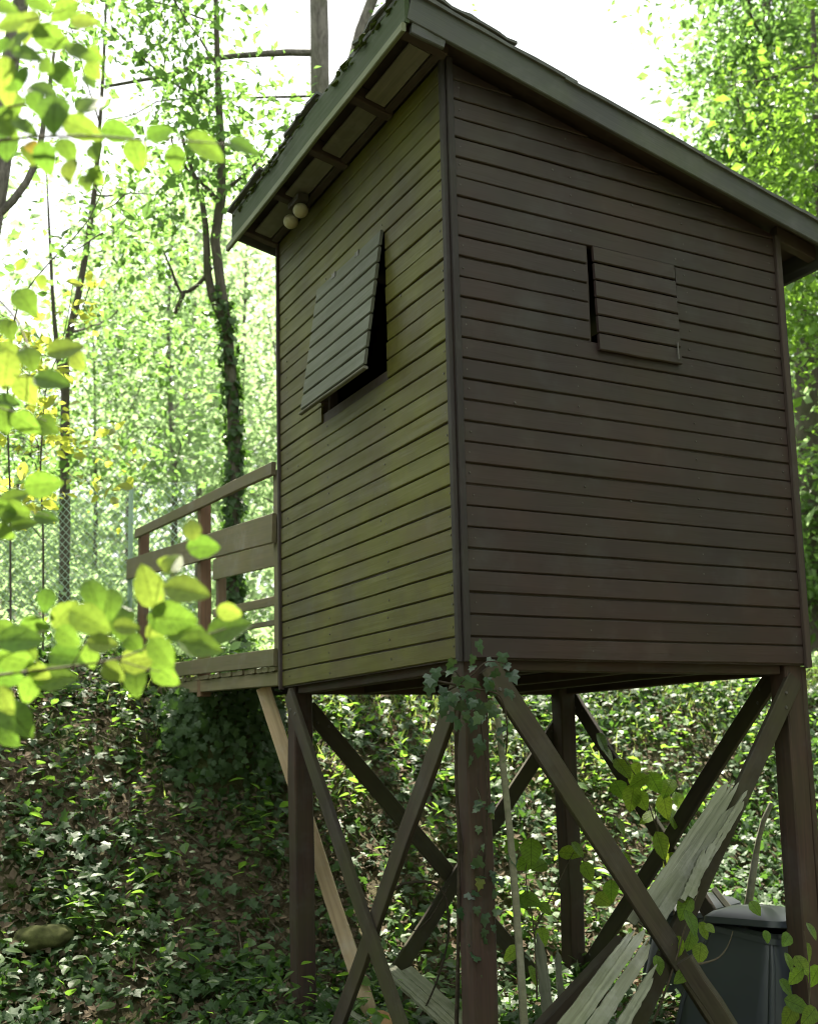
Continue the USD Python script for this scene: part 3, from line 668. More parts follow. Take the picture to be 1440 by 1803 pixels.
def make_tree(name, label, trunk, radii, crown, bark, leaf, nleaf, lsize, seed, limbs=9, limb_from=0.45, limb_len=2.2, extra=(), spread=0.32, group=None, ivy=0, cat='tree', flat=0.55, limb_up=0.45, tpl=RHOMB):
    """trunk: world points from the foot up. crown: list of (centre, radii) that hold extra foliage clumps."""
    r = np.random.default_rng(seed)
    base = np.array(trunk[0], float)
    t = thing(name, label, cat, base, group)
    path = smooth_path(trunk, 22)
    rad = np.interp(np.linspace(0, 1, 22), np.linspace(0, 1, len(radii)), radii)
    rad[0] *= 1.5; rad[1] *= 1.15
    tr = obj('trunk', (lambda v, f: (v - base, f))(*tube(path, rad, 10, True, 0.05, seed)), bark, t, smooth=True)
    tips, wood_ = [], []
    for e in extra:
        pp = smooth_path(e[0], 9)
        obj('limb', (lambda v, f: (v - base, f))(*tube(pp, np.linspace(e[1], e[2], 9), 7, True, 0.05, seed + 5)), bark, t, smooth=True)
        tips += [pp[-1], pp[-3]] * 2
    for k in range(limbs):
        f = limb_from + (1 - limb_from) * (k + r.random() * 0.6) / limbs
        idx = min(20, int(f * 21)); s = path[idx]
        a = r.uniform(0, 2 * np.pi) + k * 2.4
        L = limb_len * (1.15 - 0.6 * f) * r.uniform(0.7, 1.2)
        lp = limb_path(r, s, (np.cos(a), np.sin(a), limb_up + r.normal(0, 0.2)), L)
        r0 = rad[idx] * 0.45
        wood_.append(tube(lp, np.linspace(r0, 0.006, len(lp)), 5))
        for q in range(4):
            b = lp[2 + q % 4 + (q > 2)]
            sp_ = limb_path(r, b, r.normal(0, 1, 3) * (1, 1, 0.5) + (0, 0, 0.15), L * r.uniform(0.25, 0.5), 4)
            wood_.append(tube(sp_, np.linspace(r0 * 0.4, 0.003, len(sp_)), 4))
            tips += [sp_[-1], sp_[-2], sp_[2]]
        tips += [lp[-1], lp[-2]]
    if wood_:
        obj('limbs', (lambda v, f: (v - base, f))(*cat_mesh(wood_)), bark, t, smooth=True, kind='stuff')
    for c, rd, m in crown:
        q = r.normal(0, 1, (m * 3, 3)); q /= np.linalg.norm(q, axis=1, keepdims=True); q *= r.random((m * 3, 1)) ** 0.45
        q = np.array(c) + q * np.array(rd)
        keep = meshkit.fbm(q * 0.9, 3, seed) > 0.46
        tips += list(q[keep][:m])
    tips = np.array(tips)
    if nleaf:
        # sprays: short flat fans of leaves round each tip
        per = max(1, nleaf // len(tips))
        w = r.uniform(0.35, 1.65, len(tips)); cnt = np.maximum(1, (per * w).astype(int))
        ce = np.repeat(tips, cnt, 0)
        sprd = np.repeat(r.uniform(0.6, 1.4, len(tips)), cnt)[:, None] * spread
        pos = ce + r.normal(0, 1, ce.shape) * sprd * np.array([1, 1, flat])
        nr = rand_dirs(r, len(pos)) * 0.75 + np.array([0, 0, 0.6])
        xd = (pos - ce) + r.normal(0, 0.15, pos.shape) - (0, 0, 0.05)
        obj('crown', (lambda v, f: (v - base, f))(*scatter(tpl, pos, xd, nr, lsize * np.clip(r.lognormal(-0.08, 0.42, len(pos)), 0.35, 2.2))), leaf, t, kind='stuff')
    if ivy:
        k = np.minimum(r.integers(0, 9, ivy), r.integers(0, 14, ivy)); fr = r.random(ivy)[:, None]
        c = path[k] * (1 - fr) + path[k + 1] * fr
        a = r.uniform(0, 2 * np.pi, ivy)
        o = np.stack([np.cos(a), np.sin(a), 0 * a], -1)
        pos = c + o * (rad[k][:, None] + np.abs(r.normal(0.012, 0.026, (ivy, 1))))
        nr = o + r.normal(0, 0.45, o.shape) + (0, 0, 0.3)
        obj('ivy', (lambda v, f: (v - base, f))(*scatter(IVY, pos, r.normal(0, 0.5, o.shape) - (0, 0, 0.8), nr, r.uniform(0.05, 0.10, ivy))), L_IVY, t, kind='stuff')
    return t


def foot(u, depth, v=1150):
    p = at(u, v, depth); return np.array([p[0], p[1], gz(p) - 0.05])


D = 11.0
A = lambda u, v, d=D: at(u, v, d)
make_tree('ivy_clad_tree', 'slender tree with ivy-clad trunk and forked stem rising behind the footbridge railing', [foot(408, D), A(410, 920), A(413, 800), A(405, 650), A(396, 540), A(383, 470), A(378, 400), A(392, 330), A(388, 240), A(383, 120), A(380, 0), A(377, -160), A(384, -420)],
          [0.078, 0.070, 0.063, 0.052, 0.040, 0.027, 0.020, 0.008], [(A(330, 250), (1.0, 1.2, 0.8), 30), (A(420, 420), (0.8, 1.0, 1.2), 26), (A(300, 420), (0.7, 1.0, 0.9), 20), (A(330, 60), (1.2, 1.2, 0.6), 14)], B_DARK, L_TREE, 5200, 0.085, 11,
          limbs=7, limb_from=0.62, limb_len=1.6, ivy=1500, spread=0.24,
          extra=[([A(392, 560), A(368, 500), A(362, 400), A(352, 335), A(338, 300), A(318, 230)], 0.05, 0.015),
                 ([A(380, 350), A(358, 323), A(330, 299), A(300, 240)], 0.028, 0.008), ([A(395, 335), A(427, 309), A(462, 271), A(480, 230)], 0.022, 0.006),
                 ([A(372, 470), A(347, 502), A(323, 516), A(300, 470), A(288, 441)], 0.026, 0.009), ([A(323, 516), A(313, 540), A(308, 552)], 0.026, 0.018)])
make_tree('grey_barked_tree', 'thick grey-barked tree trunk standing straight behind the high corner of the roof', [foot(566, 11.6), A(565, 700, 11.6), A(564, 190, 11.6), A(561, 0, 11.6), A(560, -300, 11.6), A(566, -800, 11.6)],
          [0.15, 0.12, 0.10, 0.08, 0.02], [(A(640, -800, 11.6), (1.6, 1.6, 1.0), 24)], B_GREY, L_TREE, 1500, 0.085, 12, limbs=6, limb_from=0.72, limb_len=2.0,
          extra=[([A(556, 92, 11.6), A(500, 92, 11.6), A(440, 96, 11.6), A(365, 104, 11.6), A(312, 128, 11.6), A(250, 140, 11.6), A(180, 153, 11.6)], 0.040, 0.016),
                 ([A(556, 168, 11.6), A(500, 170, 11.6), A(400, 172, 11.6), A(288, 174, 11.6), A(250, 196, 11.6), A(190, 212, 11.6)], 0.016, 0.006)])
make_tree('leaning_tree', 'grey tree leaning right behind the roof, partly hidden by its high eave', [foot(590, 12.5), A(596, 500, 12.5), A(606, 190, 12.5), A(622, 104, 12.5), A(640, 36, 12.5), A(657, -4, 12.5), A(690, -120, 12.5), A(720, -500, 12.5)],
          [0.11, 0.09, 0.07, 0.06, 0.015], [(A(640, -500, 12.5), (2.0, 2.0, 1.2), 40)], B_GREY, L_TREE, 2500, 0.085, 13, limbs=4, limb_from=0.8, limb_len=1.6,
          extra=[([A(632, 70, 12.5), A(660, 40, 12.5), A(700, 20, 12.5), A(740, -40, 12.5)], 0.022, 0.008)])
make_tree('dark_stemmed_tree', 'dark-stemmed tree standing left of the fence post, its stem thinning and leaning right', [foot(113, 12.2), A(114, 900, 12.2), A(115, 750, 12.2), A(116, 620, 12.2), A(133, 545, 12.2), A(150, 450, 12.2), A(170, 300, 12.2), A(182, 120, 12.2), A(190, -150, 12.2)],
          [0.062, 0.058, 0.05, 0.038, 0.026, 0.016, 0.008], [(A(140, 800, 12.2), (1.0, 1.0, 0.8), 26), (A(235, 640, 12.2), (0.7, 0.9, 0.9), 26)], B_DARK, L_TREE, 3000, 0.085, 14, limbs=5, limb_from=0.25, limb_len=1.5,
          extra=[([A(114, 700, 12.2), A(100, 610, 12.2), A(94, 540, 12.2), A(88, 430, 12.2), A(82, 300, 12.2)], 0.035, 0.008)])
make_tree('pale_leaning_tree', 'pale blue-grey tree trunk leaning at the top left, behind the overhanging leaves', [foot(-60, 9.0), A(-50, 800, 9), A(-14, 400, 9), A(6, 280, 9), A(22, 70, 9), A(38, 0, 9), A(60, -150, 9), A(110, -600, 9)],
          [0.12, 0.10, 0.075, 0.065, 0.05, 0.015], [(A(-100, -500, 9), (1.4, 1.4, 0.8), 20)], B_GREY, L_TREE, 1300, 0.08, 15, limbs=5, limb_from=0.75, limb_len=1.6,
          extra=[([A(-6, 380, 9), A(40, 330, 9), A(62, 290, 9), A(80, 200, 9), A(95, 90, 9)], 0.035, 0.012)])
# golden sapling left of the fence
make_tree('yellow_leaved_sapling', 'small sapling with drooping yellow leaves in front of the fence on the left', [foot(75, 8.6), A(76, 950, 8.6), A(72, 800, 8.6), A(80, 690, 8.6), A(110, 600, 8.6), A(128, 500, 8.6)],
          [0.009, 0.008, 0.006, 0.003], [(A(110, 740, 8.6), (0.45, 0.45, 0.30), 20), (A(180, 790, 8.6), (0.32, 0.3, 0.14), 12), (A(60, 620, 8.6), (0.4, 0.3, 0.4), 10), (A(150, 870, 8.6), (0.5, 0.4, 0.15), 12)], B_DARK, L_GOLD, 650, 0.075, 21, limbs=7, limb_from=0.3, limb_len=0.7, spread=0.10, cat='sapling', tpl=OVATE)
make_tree('hazel_sapling', 'thin sapling with sparse hanging brown-tipped leaves against the bright sky, upper left', [foot(20, 8.0), A(18, 900, 8.0), A(14, 650, 8.0), A(30, 540, 8.0), A(80, 470, 8.0), A(160, 380, 8.0), A(190, 300, 8.0)],
          [0.008, 0.007, 0.006, 0.003], [(A(60, 480, 8.0), (0.3, 0.3, 0.25), 8), (A(160, 440, 8.0), (0.12, 0.3, 0.3), 7), (A(40, 370, 8.0), (0.2, 0.3, 0.2), 8)], B_DARK, L_TREE, 170, 0.075, 22, limbs=5, limb_from=0.5, limb_len=0.6, spread=0.11, cat='sapling', tpl=OVATE)

# right-hand trees
make_tree('tall_green_tree', 'tall green-leaved tree with thin dark stems filling the upper right beyond the roof', [foot(1352, 15), A(1350, 900, 15), A(1348, 500, 15), A(1348, 200, 15), A(1350, 30, 15), A(1346, -200, 15), A(1350, -500, 15)],
          [0.14, 0.12, 0.09, 0.06, 0.05, 0.02], [(A(1300, 90, 15), (1.1, 1.6, 0.9), 60), (A(1260, 220, 15), (0.7, 1.3, 0.6), 40), (A(1400, 150, 15), (1.0, 1.6, 1.0), 60), (A(1380, 320, 15), (1.2, 1.6, 0.7), 80), (A(1330, -150, 15), (1.6, 2, 1.2), 60), (A(1290, 300, 15), (0.6, 1.2, 0.5), 30)],
          B_DARK, L_TREE, 15000, 0.10, 31, limbs=12, limb_from=0.5, limb_len=2.6, spread=0.26,
          extra=[([A(1348, 330, 15), A(1318, 230, 15), A(1296, 170, 15), A(1284, 60, 15)], 0.04, 0.012), ([A(1349, 260, 15), A(1330, 130, 15), A(1320, 0, 15)], 0.03, 0.01)])
make_tree('yellowing_maple', 'bushy yellow-green tree beside the low eave at the right edge', [foot(1470, 12.5), A(1465, 800, 12.5), A(1450, 450, 12.5), A(1440, 250, 12.5), A(1430, 0, 12.5)],  # leaves share the light green herb colour
          [0.13, 0.10, 0.07, 0.02], [(A(1420, 270, 12.5), (0.9, 1.2, 0.7), 70), (A(1400, 590, 12.5), (0.4, 1.0, 0.7), 50), (A(1440, 700, 12.5), (0.4, 1.0, 0.9), 50), (A(1440, 420, 12.5), (0.5, 1.0, 0.5), 40), (A(1480, 100, 12.5), (1.2, 1.2, 0.8), 40)],
          B_DARK, L_HERB, 8000, 0.09, 32, limbs=8, limb_from=0.4, limb_len=1.8, spread=0.24)
make_tree('shaded_trunk_tree', 'broad shaded trunk with low leafy sprays seen past the right wall', [foot(1428, 17), A(1426, 900, 17), A(1420, 600, 17), A(1412, 480, 17), A(1400, 200, 17), A(1400, -300, 17)],
          [0.26, 0.2, 0.17, 0.12, 0.03], [(A(1440, 850, 17), (0.9, 1.3, 0.8), 60), (A(1420, 1000, 17), (0.8, 1.2, 0.8), 60)], B_DARK, L_TREE, 7000, 0.11, 33, limbs=6, limb_from=0.5, limb_len=2.4, spread=0.3)

# the wood beyond: individual young trees, too alike to tell apart
protos, gtxt = [], 'young trees of the wood beyond the fence'
r = np.random.default_rng(77)
spots = []
for az, dd, sc in [(87, 16, .9), (84.5, 21, .5), (82, 15.5, .42), (79.4, 27, .6), (78.2, 16.5, .5), (76.4, 24, 1.15), (74.2, 17.5, .8), (73.0, 25, 1.25), (70.8, 20, .95), (68.6, 16, .55), (66, 22, .8), (91, 18, 1.0), (96, 15, 1.0),
                   (50.5, 26, .9), (48, 28, 1.2), (46, 20, 1.1), (44, 25, 1.25), (42, 19, 1.1), (40, 23, 1.2), (37, 17, 1.1), (34, 21, 1.2)]:
    a = math.radians(az)
    p = CAM[:2] + dd * np.array([math.cos(a), math.sin(a)])
    spots.append((p[0], p[1], sc, az))
for k, (x, y, sc, az) in enumerate(spots):
    z = gz((x, y)) - 0.05
    if k < 3:
        rr = np.random.default_rng(500 + k)
        H = 9.5
        tp = [np.array([0, 0, 0]), (rr.normal(0, .1), rr.normal(0, .1), 2.5), (rr.normal(0, .25), rr.normal(0, .25), 5.5), (rr.normal(0, .3), rr.normal(0, .3), H)]
        cr = [((0, 0, 5.8), (2.0, 2.0, 3.4), 150), ((rr.normal(0, .6), rr.normal(0, .6), 2.6), (1.6, 1.6, 1.8), 70)]
        t = make_tree('young_tree', 'pale green young tree of the wood behind, trunk thin and crown light', tp, [0.075, 0.06, 0.04, 0.01], cr, B_GREY, L_FAR, 4200, 0.15, 600 + k, limbs=12, limb_from=0.25, limb_len=2.2, spread=0.33, group=gtxt)
        UsdGeom.Xformable(t).GetOrderedXformOps()[0].Set(Gf.Vec3d(x, y, z))
        UsdGeom.Xformable(t).AddRotateZOp().Set(float(k * 70)); UsdGeom.Xformable(t).AddScaleOp().Set(Gf.Vec3f(sc, sc, sc))
        protos.append(t)
    else:
        xf = UsdGeom.Xform.Define(stage, path_for('young_tree', None))
        xf.GetPrim().GetReferences().AddInternalReference(protos[k % 3].GetPath())
        xf.ClearXformOpOrder()
        xf.GetPrim().SetInstanceable(True)
        ops = [UsdGeom.XformOp(o) for o in (xf.GetPrim().GetAttribute('xformOp:translate'), xf.GetPrim().GetAttribute('xformOp:rotateZ'), xf.GetPrim().GetAttribute('xformOp:scale'))]
        ops[0].Set(Gf.Vec3d(x, y, z)); ops[1].Set(float((k * 137) % 360)); ops[2].Set(Gf.Vec3f(sc, sc, sc * (0.9 + 0.25 * ((k * 7) % 5) / 4)))
        xf.SetXformOpOrder(ops)
        tag(xf.GetPrim(), 'pale green young tree of the wood behind, trunk thin and crown light', 'tree', gtxt)

# far wood that reads as one mass
n = 9000
az = np.radians(np.concatenate([r.uniform(64, 100, n), r.uniform(28, 52, n // 3)]))
dd = r.uniform(27, 46, len(az)); azd = np.degrees(az)
topz = np.where(azd > 78, 9.5, np.where(azd < 56, 9.0, 14.5)) + 2.5 * np.sin(azd * 1.9) + 1.5 * np.sin(azd * 4.3 + 1)
zz = 2.6 + np.maximum(topz - 2.6, 2) * r.random(len(az)) ** 1.25
c = np.stack([CAM[0] + dd * np.cos(az), CAM[1] + dd * np.sin(az), zz], -1)
c = c[(meshkit.fbm(c * 0.30, 4, 8) > 0.49)]
pos = np.repeat(c, 14, 0) + r.normal(0, 0.55, (len(c) * 14, 3))
obj('background_woodland', scatter(RHOMB, pos, r.normal(0, 1, pos.shape), rand_dirs(r, len(pos), 0.5), r.uniform(0.2, 0.36, len(pos))), L_FAR, kind='stuff', label='pale far-off woodland foliage closing the view behind the trees', cat='woodland')

# unseen wood behind the viewer, foliage added and thickened to darken the walls
n = 4400
az = np.radians(r.uniform(104, 384, n)); dd = r.uniform(7.5, 15, n); zz = -0.5 + 13.0 * r.random(n)
c = np.stack([CAM[0] + dd * np.cos(az), CAM[1] + dd * np.sin(az), zz], -1)
pos = np.repeat(c, 9, 0) + r.normal(0, 0.6, (n * 9, 3))
obj('surrounding_woodland', scatter(RHOMB, pos, r.normal(0, 1, pos.shape), rand_dirs(r, len(pos), 0.5), r.uniform(0.3, 0.55, len(pos))), L_TREE, kind='stuff', label='unseen green woodland foliage added around the near side to shade the hide', cat='woodland')

# undergrowth on the hilltop
n = 2000
x = r.uniform(-4, 14, n); y = r.uniform(5.3, 17, n)
hgt = 0.25 + 1.5 * np.clip(meshkit.fbm(np.stack([x * .4, y * .4, 0 * x], -1), 3, 4) - 0.35, 0, 1) * np.clip((y - 5.6) / 3, 0.25, 1) * 2
m = 26
cx2, cy2, hh2 = np.repeat(x, m), np.repeat(y, m), np.repeat(hgt, m)
px_, py_ = cx2 + r.normal(0, 0.28, n * m), cy2 + r.normal(0, 0.28, n * m)
pos = np.stack([px_, py_, height(px_, py_) + hh2 * r.random(n * m) ** 0.8], -1)
obj('undergrowth', scatter(OVATE, pos, r.normal(0, 1, pos.shape), rand_dirs(r, len(pos), 0.8), r.uniform(0.06, 0.13, len(pos))), L_FAR, kind='stuff', label='bright leafy undergrowth covering the top of the bank behind the fence', cat='undergrowth')

# ------------------------------------------------------------------ ivy, litter and herbs on the bank
def on_ground(n, x0, x1, y0, y1, seed):
    r = np.random.default_rng(seed)
    x, y = r.uniform(x0, x1, n), r.uniform(y0, y1, n)
    return r, x, y


def ground_normal(x, y):
    e = 0.05
    g = np.stack([-(height(x + e, y) - height(x - e, y)) / (2 * e), -(height(x, y + e) - height(x, y - e)) / (2 * e), np.ones_like(x)], -1)
    return g / np.linalg.norm(g, axis=1, keepdims=True)


r, x, y = on_ground(70000, -3.2, 8.0, 0.2, 6.2, 90)
dens = meshkit.fbm(np.stack([x * 1.1, y * 1.1, 0 * x], -1), 4, 31)
keep = r.random(len(x)) < np.clip((dens - 0.28) * 4.6, 0.42, 1.0)
x, y, dens = x[keep], y[keep], dens[keep]
N = ground_normal(x, y)
lift = np.abs(r.normal(0, 0.05, len(x))) + 0.10 * np.clip(dens - 0.45, 0, 1) * r.random(len(x)) * 4 + 0.015
pos = np.stack([x, y, height(x, y)], -1) + N * lift[:, None]
nr = N * 0.8 + np.array([0, 0, 0.4]) + r.normal(0, 0.42, N.shape)
obj('ivy_ground_cover', scatter(IVY, pos, r.normal(0, 1, N.shape) + (0, -0.4, -0.4), nr, r.uniform(0.036, 0.086, len(x))), L_IVY, kind='stuff', label='dark glossy ivy carpeting the slope under and beside the hide', cat='ivy')
r, x, y = on_ground(60000, -3.2, 8.0, -0.4, 6.0, 91)
N = ground_normal(x, y)
pos = np.stack([x, y, height(x, y)], -1) + N * r.uniform(0.004, 0.085, (len(x), 1))
obj('leaf_litter', scatter(RHOMB, pos, r.normal(0, 1, N.shape), N + r.normal(0, 0.35, N.shape), r.uniform(0.03, 0.075, len(x))), L_LITTER, kind='stuff', label='brown fallen leaves and bits between the ivy on the slope', cat='leaf litter')
L_STRAW = leafmat('grass_blade', [(0, (0.10, 0.14, 0.035)), (0.5, (0.20, 0.21, 0.07)), (1, (0.42, 0.38, 0.19))], [(0, (0.38, 0.50, 0.11)), (1, (0.65, 0.60, 0.28))], tw=0.45, rough=0.55)
r, x, y = on_ground(60000, -3.2, 8.5, 3.3, 8.5, 95)
k_ = r.random(len(x)) < np.clip((y - 3.3) / 1.6, 0, 1) * np.clip((meshkit.fbm(np.stack([x * 1.3, y * 1.3, 0 * x], -1), 3, 12) - 0.36) * 5, 0, 1) * np.clip(0.15 + (x + 0.5) * 0.8, 0.15, 1)
x, y = x[k_], y[k_]
blade = (np.array([(0, -0.035, 0), (0, 0.035, 0), (0.5, 0.028, 0.03), (0.5, -0.028, 0.03), (1.0, 0, -0.12)]), np.array([(0, 1, 2), (0, 2, 3), (3, 2, 4)]))
up_ = np.stack([r.normal(0, 0.45, len(x)), r.normal(0, 0.45, len(x)), np.ones(len(x))], -1)
obj('grass', scatter(blade, np.stack([x, y, height(x, y) + 0.01], -1), up_, r.normal(0, 1, up_.shape) * (1, 1, 0.1), r.uniform(0.05, 0.20, len(x))), L_STRAW, kind='stuff', label='pale dry and green grass along the crest of the bank', cat='grass')
r, x, y = on_ground(700, -3.2, 8.0, 0.0, 5.8, 92)
tw = []
for a, b in zip(x, y):
    th = r.uniform(0, np.pi); L = r.uniform(0.12, 0.5)
    q = [(a + s * L * np.cos(th), b + s * L * np.sin(th)) for s in (-0.5, 0, 0.5)]
    tw.append(tube([(u, v, float(height(u, v)) + 0.03 + (0.03 if k == 1 else 0) + r.random() * 0.03) for k, (u, v) in enumerate(q)], [0.004, 0.0035, 0.002], 4))
obj('fallen_twigs', cat_mesh(tw), M_TWIG, kind='stuff', label='thin dry twigs lying on the ivy slope', cat='twigs')
r, x, y = on_ground(1050, -3.0, 7.8, 0.6, 6.2, 93)
k_ = meshkit.fbm(np.stack([x * 0.8, y * 0.8, 0 * x], -1), 3, 77) > 0.60 - 0.05 * y
x, y = x[k_], y[k_]
pos, xd, nn, ss = [], [], [], []
for a, b in zip(x, y):
    hgt_ = r.uniform(0.06, 0.40); m = int(4 + hgt_ * 22)
    for q in range(m):
        th = q * 2.4; zz_ = hgt_ * (q + 1) / m
        pos.append((a + 0.02 * np.cos(th), b + 0.02 * np.sin(th), gz((a, b)) + zz_ + 0.03)); xd.append((np.cos(th), np.sin(th), -0.15)); nn.append((0.3 * r.normal(), 0.3 * r.normal(), 1)); ss.append(r.uniform(0.03, 0.11))
obj('woodland_herbs', scatter(OVATE, pos, xd, nn, ss), L_HERB, kind='stuff', label='light green herbs and seedlings growing among the ivy on the slope', cat='herbs')

# ------------------------------------------------------------------ single leaves as objects
def big_leaf():
    """An ovate toothed leaf one unit long, folded along its midrib and drooping at the tip."""
    nst = 9
    s = np.linspace(0, 1, nst)
    w = 0.375 * np.sin(np.pi * s ** 0.82) ** 0.8 * (1 - 0.12 * s); w[0] = 0.0; w[-1] = 0.0
    w[1:-1] += 0.012 * np.array([1, -1, 1, -1, 1, -1, 1])
    zc = -0.16 * s ** 2
    mid = np.stack([s, 0 * s, zc], -1); lf = np.stack([s - 0.01, w, zc + 0.16 * w], -1); rg = np.stack([s - 0.01, -w, zc + 0.16 * w], -1)
    lm = np.stack([s, w * 0.5, zc + 0.11 * w], -1); rm = np.stack([s, -w * 0.5, zc + 0.11 * w], -1)
    v = np.vstack([lf, lm, mid, rm, rg]); f = []
    for a in range(4):
        for k in range(nst - 1):
            p, q = a * nst + k, (a + 1) * nst + k
            f += [(p, q, q + 1), (p, q + 1, p + 1)]
    return v, np.array(f)


BIG = big_leaf()


def leaf_xf(c, xd, n, size, roll=0.0):
    n = np.asarray(n, float); n = n / np.linalg.norm(n)
    x = np.asarray(xd, float); x = x - (x @ n) * n; x /= np.linalg.norm(x)
    y = np.cross(n, x)
    X = np.eye(4); X[:3, 0], X[:3, 1], X[:3, 2] = x * size, y * size, n * size
    X[:3, 3] = np.asarray(c, float) - x * size * 0.5
    return X


def branch(name, label, twigs, leaves, ox, oy, sc, depth, seed, cat='branch', mat_=L_FRONT, mul=1.0):
    r = np.random.default_rng(seed)
    t = thing(name, label, cat, (0, 0, 0))
    for tw_ in twigs:
        pts = smooth_path([at(ox + u / sc, oy + v / sc, depth + dz_) for u, v, dz_ in tw_[0]], 14)
        obj('twig', tube(pts, np.linspace(tw_[1], tw_[2], 14), 6), M_TWIG, t, smooth=True)
    for q in leaves:
        u, v, L, an = q[:4]
        m = mat_ if len(q) < 5 or q[4] != 'y' else L_YELLOW
        d = depth + r.normal(0, 0.07)
        a = math.radians(an + r.normal(0, 6))
        c = at(ox + u / sc, oy + v / sc, d)
        tilt = r.uniform(0.0, 0.35)
        xd = RT * math.cos(a) - UP * math.sin(a) + FW * r.normal(0, 0.3)
        nrm = -FW * 0.85 + UP * r.uniform(0.0, 0.65) + RT * r.normal(0, 0.28)
        obj('leaf', BIG, m, t, leaf_xf(c, xd, nrm, mul * L / sc / FPX * d * 1.13), smooth=True)
    return t


TOP = [(320, 50, 160, 170), (430, 105, 135, 20), (50, 110, 150, 180), (140, 130, 170, 100), (265, 190, 185, 5), (140, 270, 145, 10), (400, 260, 150, 0), (480, 270, 90, 30), (320, 380, 155, 30),
       (20, 360, 150, 90), (110, 390, 110, 100), (210, 450, 160, 10), (470, 350, 120, 60), (455, 410, 90, 40), (40, 470, 140, 90), (70, 520, 130, 80), (270, 570, 215, 100), (460, 520, 175, -60),
       (50, 590, 130, 0), (130, 640, 130, 30), (420, 650, 190, 20), (30, 730, 160, 90), (600, 665, 160, 5), (810, 670, 140, -30), (690, 780, 155, 70), (480, 760, 130, 70), (890, 800, 135, 80),
       (1050, 745, 200, 20), (1240, 740, 155, 5), (340, 760, 140, 60), (230, 800, 160, 60), (150, 780, 120, 80), (350, 860, 140, 80), (440, 920, 110, 80), (490, 890, 100, 50), (160, 740, 95, 60, 'y'),
       (10, 230, 100, 120), (230, 330, 120, 40), (60, 420, 120, 30), (180, 520, 130, 60), (30, 640, 140, 40), (20, 30, 130, 30), (200, 10, 130, 20), (90, 200, 130, 150)]
branch('overhanging_branch', 'large bright leafy branch overhanging the top left corner, nearest the viewer', [
    ([(-260, 760, 0), (-30, 715, 0), (200, 690, 0), (480, 690, 0), (700, 705, 0), (960, 715, 0), (1200, 735, 0)], 0.004, 0.0012),
    ([(-260, 760, 0.05), (-60, 560, 0.05), (130, 525, 0.02), (300, 500, 0), (440, 420, 0)], 0.004, 0.0012), ([(-200, 450, 0.1), (40, 320, 0.06), (220, 250, 0), (380, 150, 0), (440, 100, 0)], 0.0035, 0.0012),
    ([(-100, 180, 0), (60, 120, 0), (200, 90, 0), (330, 40, 0)], 0.003, 0.001)], TOP, 0, 0, 2.88, 2.05, 3)
MID = [(130, 230, 170, 60), (40, 370, 130, 80), (150, 520, 150, 95), (330, 470, 175, -25), (390, 530, 130, 60), (30, 580, 180, 100), (130, 680, 160, 60), (260, 630, 175, 10), (30, 740, 130, 20),
       (20, 830, 150, 90), (130, 850, 150, 30), (230, 860, 160, 40), (50, 480, 120, 40), (210, 130, 80, 90), (100, 50, 70, 120)]
branch('drooping_branch', 'short leafy branch drooping into the left edge, midway between two bigger branches', [
    ([(-300, 380, 0), (-60, 560, 0), (60, 610, 0), (200, 610, 0), (330, 540, 0)], 0.003, 0.001), ([(-150, 700, 0.02), (20, 780, 0), (150, 810, 0), (240, 840, 0)], 0.002, 0.001),
    ([(-80, 150, 0.3), (0, 230, 0.3), (100, 350, 0.3), (140, 450, 0.25), (150, 500, 0.1)], 0.003, 0.0015)], MID, 0, 450, 2.88, 2.25, 4)
LOWA = [(220, 1160, 175, 0), (65, 1230, 155, 0), (70, 1300, 165, -10), (120, 1360, 125, 0), (230, 1330, 115, 0), (20, 1400, 110, 30), (20, 1290, 130, 10)]
branch('slim_twig', 'slim twig of flat horizontal leaves at the left edge just above the fence', [([(-200, 1330, 0), (0, 1310, 0), (140, 1300, 0), (250, 1320, 0)], 0.002, 0.001), ([(-200, 1330, 0), (0, 1220, 0), (220, 1160, 0)], 0.002, 0.001)], LOWA, 0, 450, 2.88, 2.3, 5)
LOW = [(225, 710, 115, 90), (310, 780, 160, -50), (460, 690, 165, 90), (535, 730, 155, 80), (440, 810, 200, 30), (590, 820, 175, 80), (725, 640, 205, -100), (845, 530, 130, -60), (810, 530, 95, 200), (935, 360, 115, -90),
       (995, 450, 150, 0), (910, 660, 210, 0), (840, 800, 220, 5), (900, 860, 180, -10), (980, 930, 200, 20), (1110, 850, 215, 0), (1120, 770, 115, 10), (760, 880, 130, 60), (790, 970, 170, 30), (660, 1110, 150, 80),
       (800, 1070, 165, 30), (500, 920, 140, 0), (650, 920, 125, 40), (680, 1000, 175, -10), (440, 980, 120, 80), (330, 890, 140, 20), (330, 985, 170, -10), (170, 840, 130, 20), (100, 900, 200, 5), (270, 1090, 190, -10),
       (80, 1000, 170, 10), (190, 1060, 110, 20), (140, 1150, 130, 100), (40, 1080, 150, 30), (80, 1290, 215, 30), (40, 1370, 150, 30), (30, 850, 110, 20), (550, 1060, 130, 30), (20, 1200, 150, 60), (620, 840, 120, -20), (120, 940, 150, 40)]
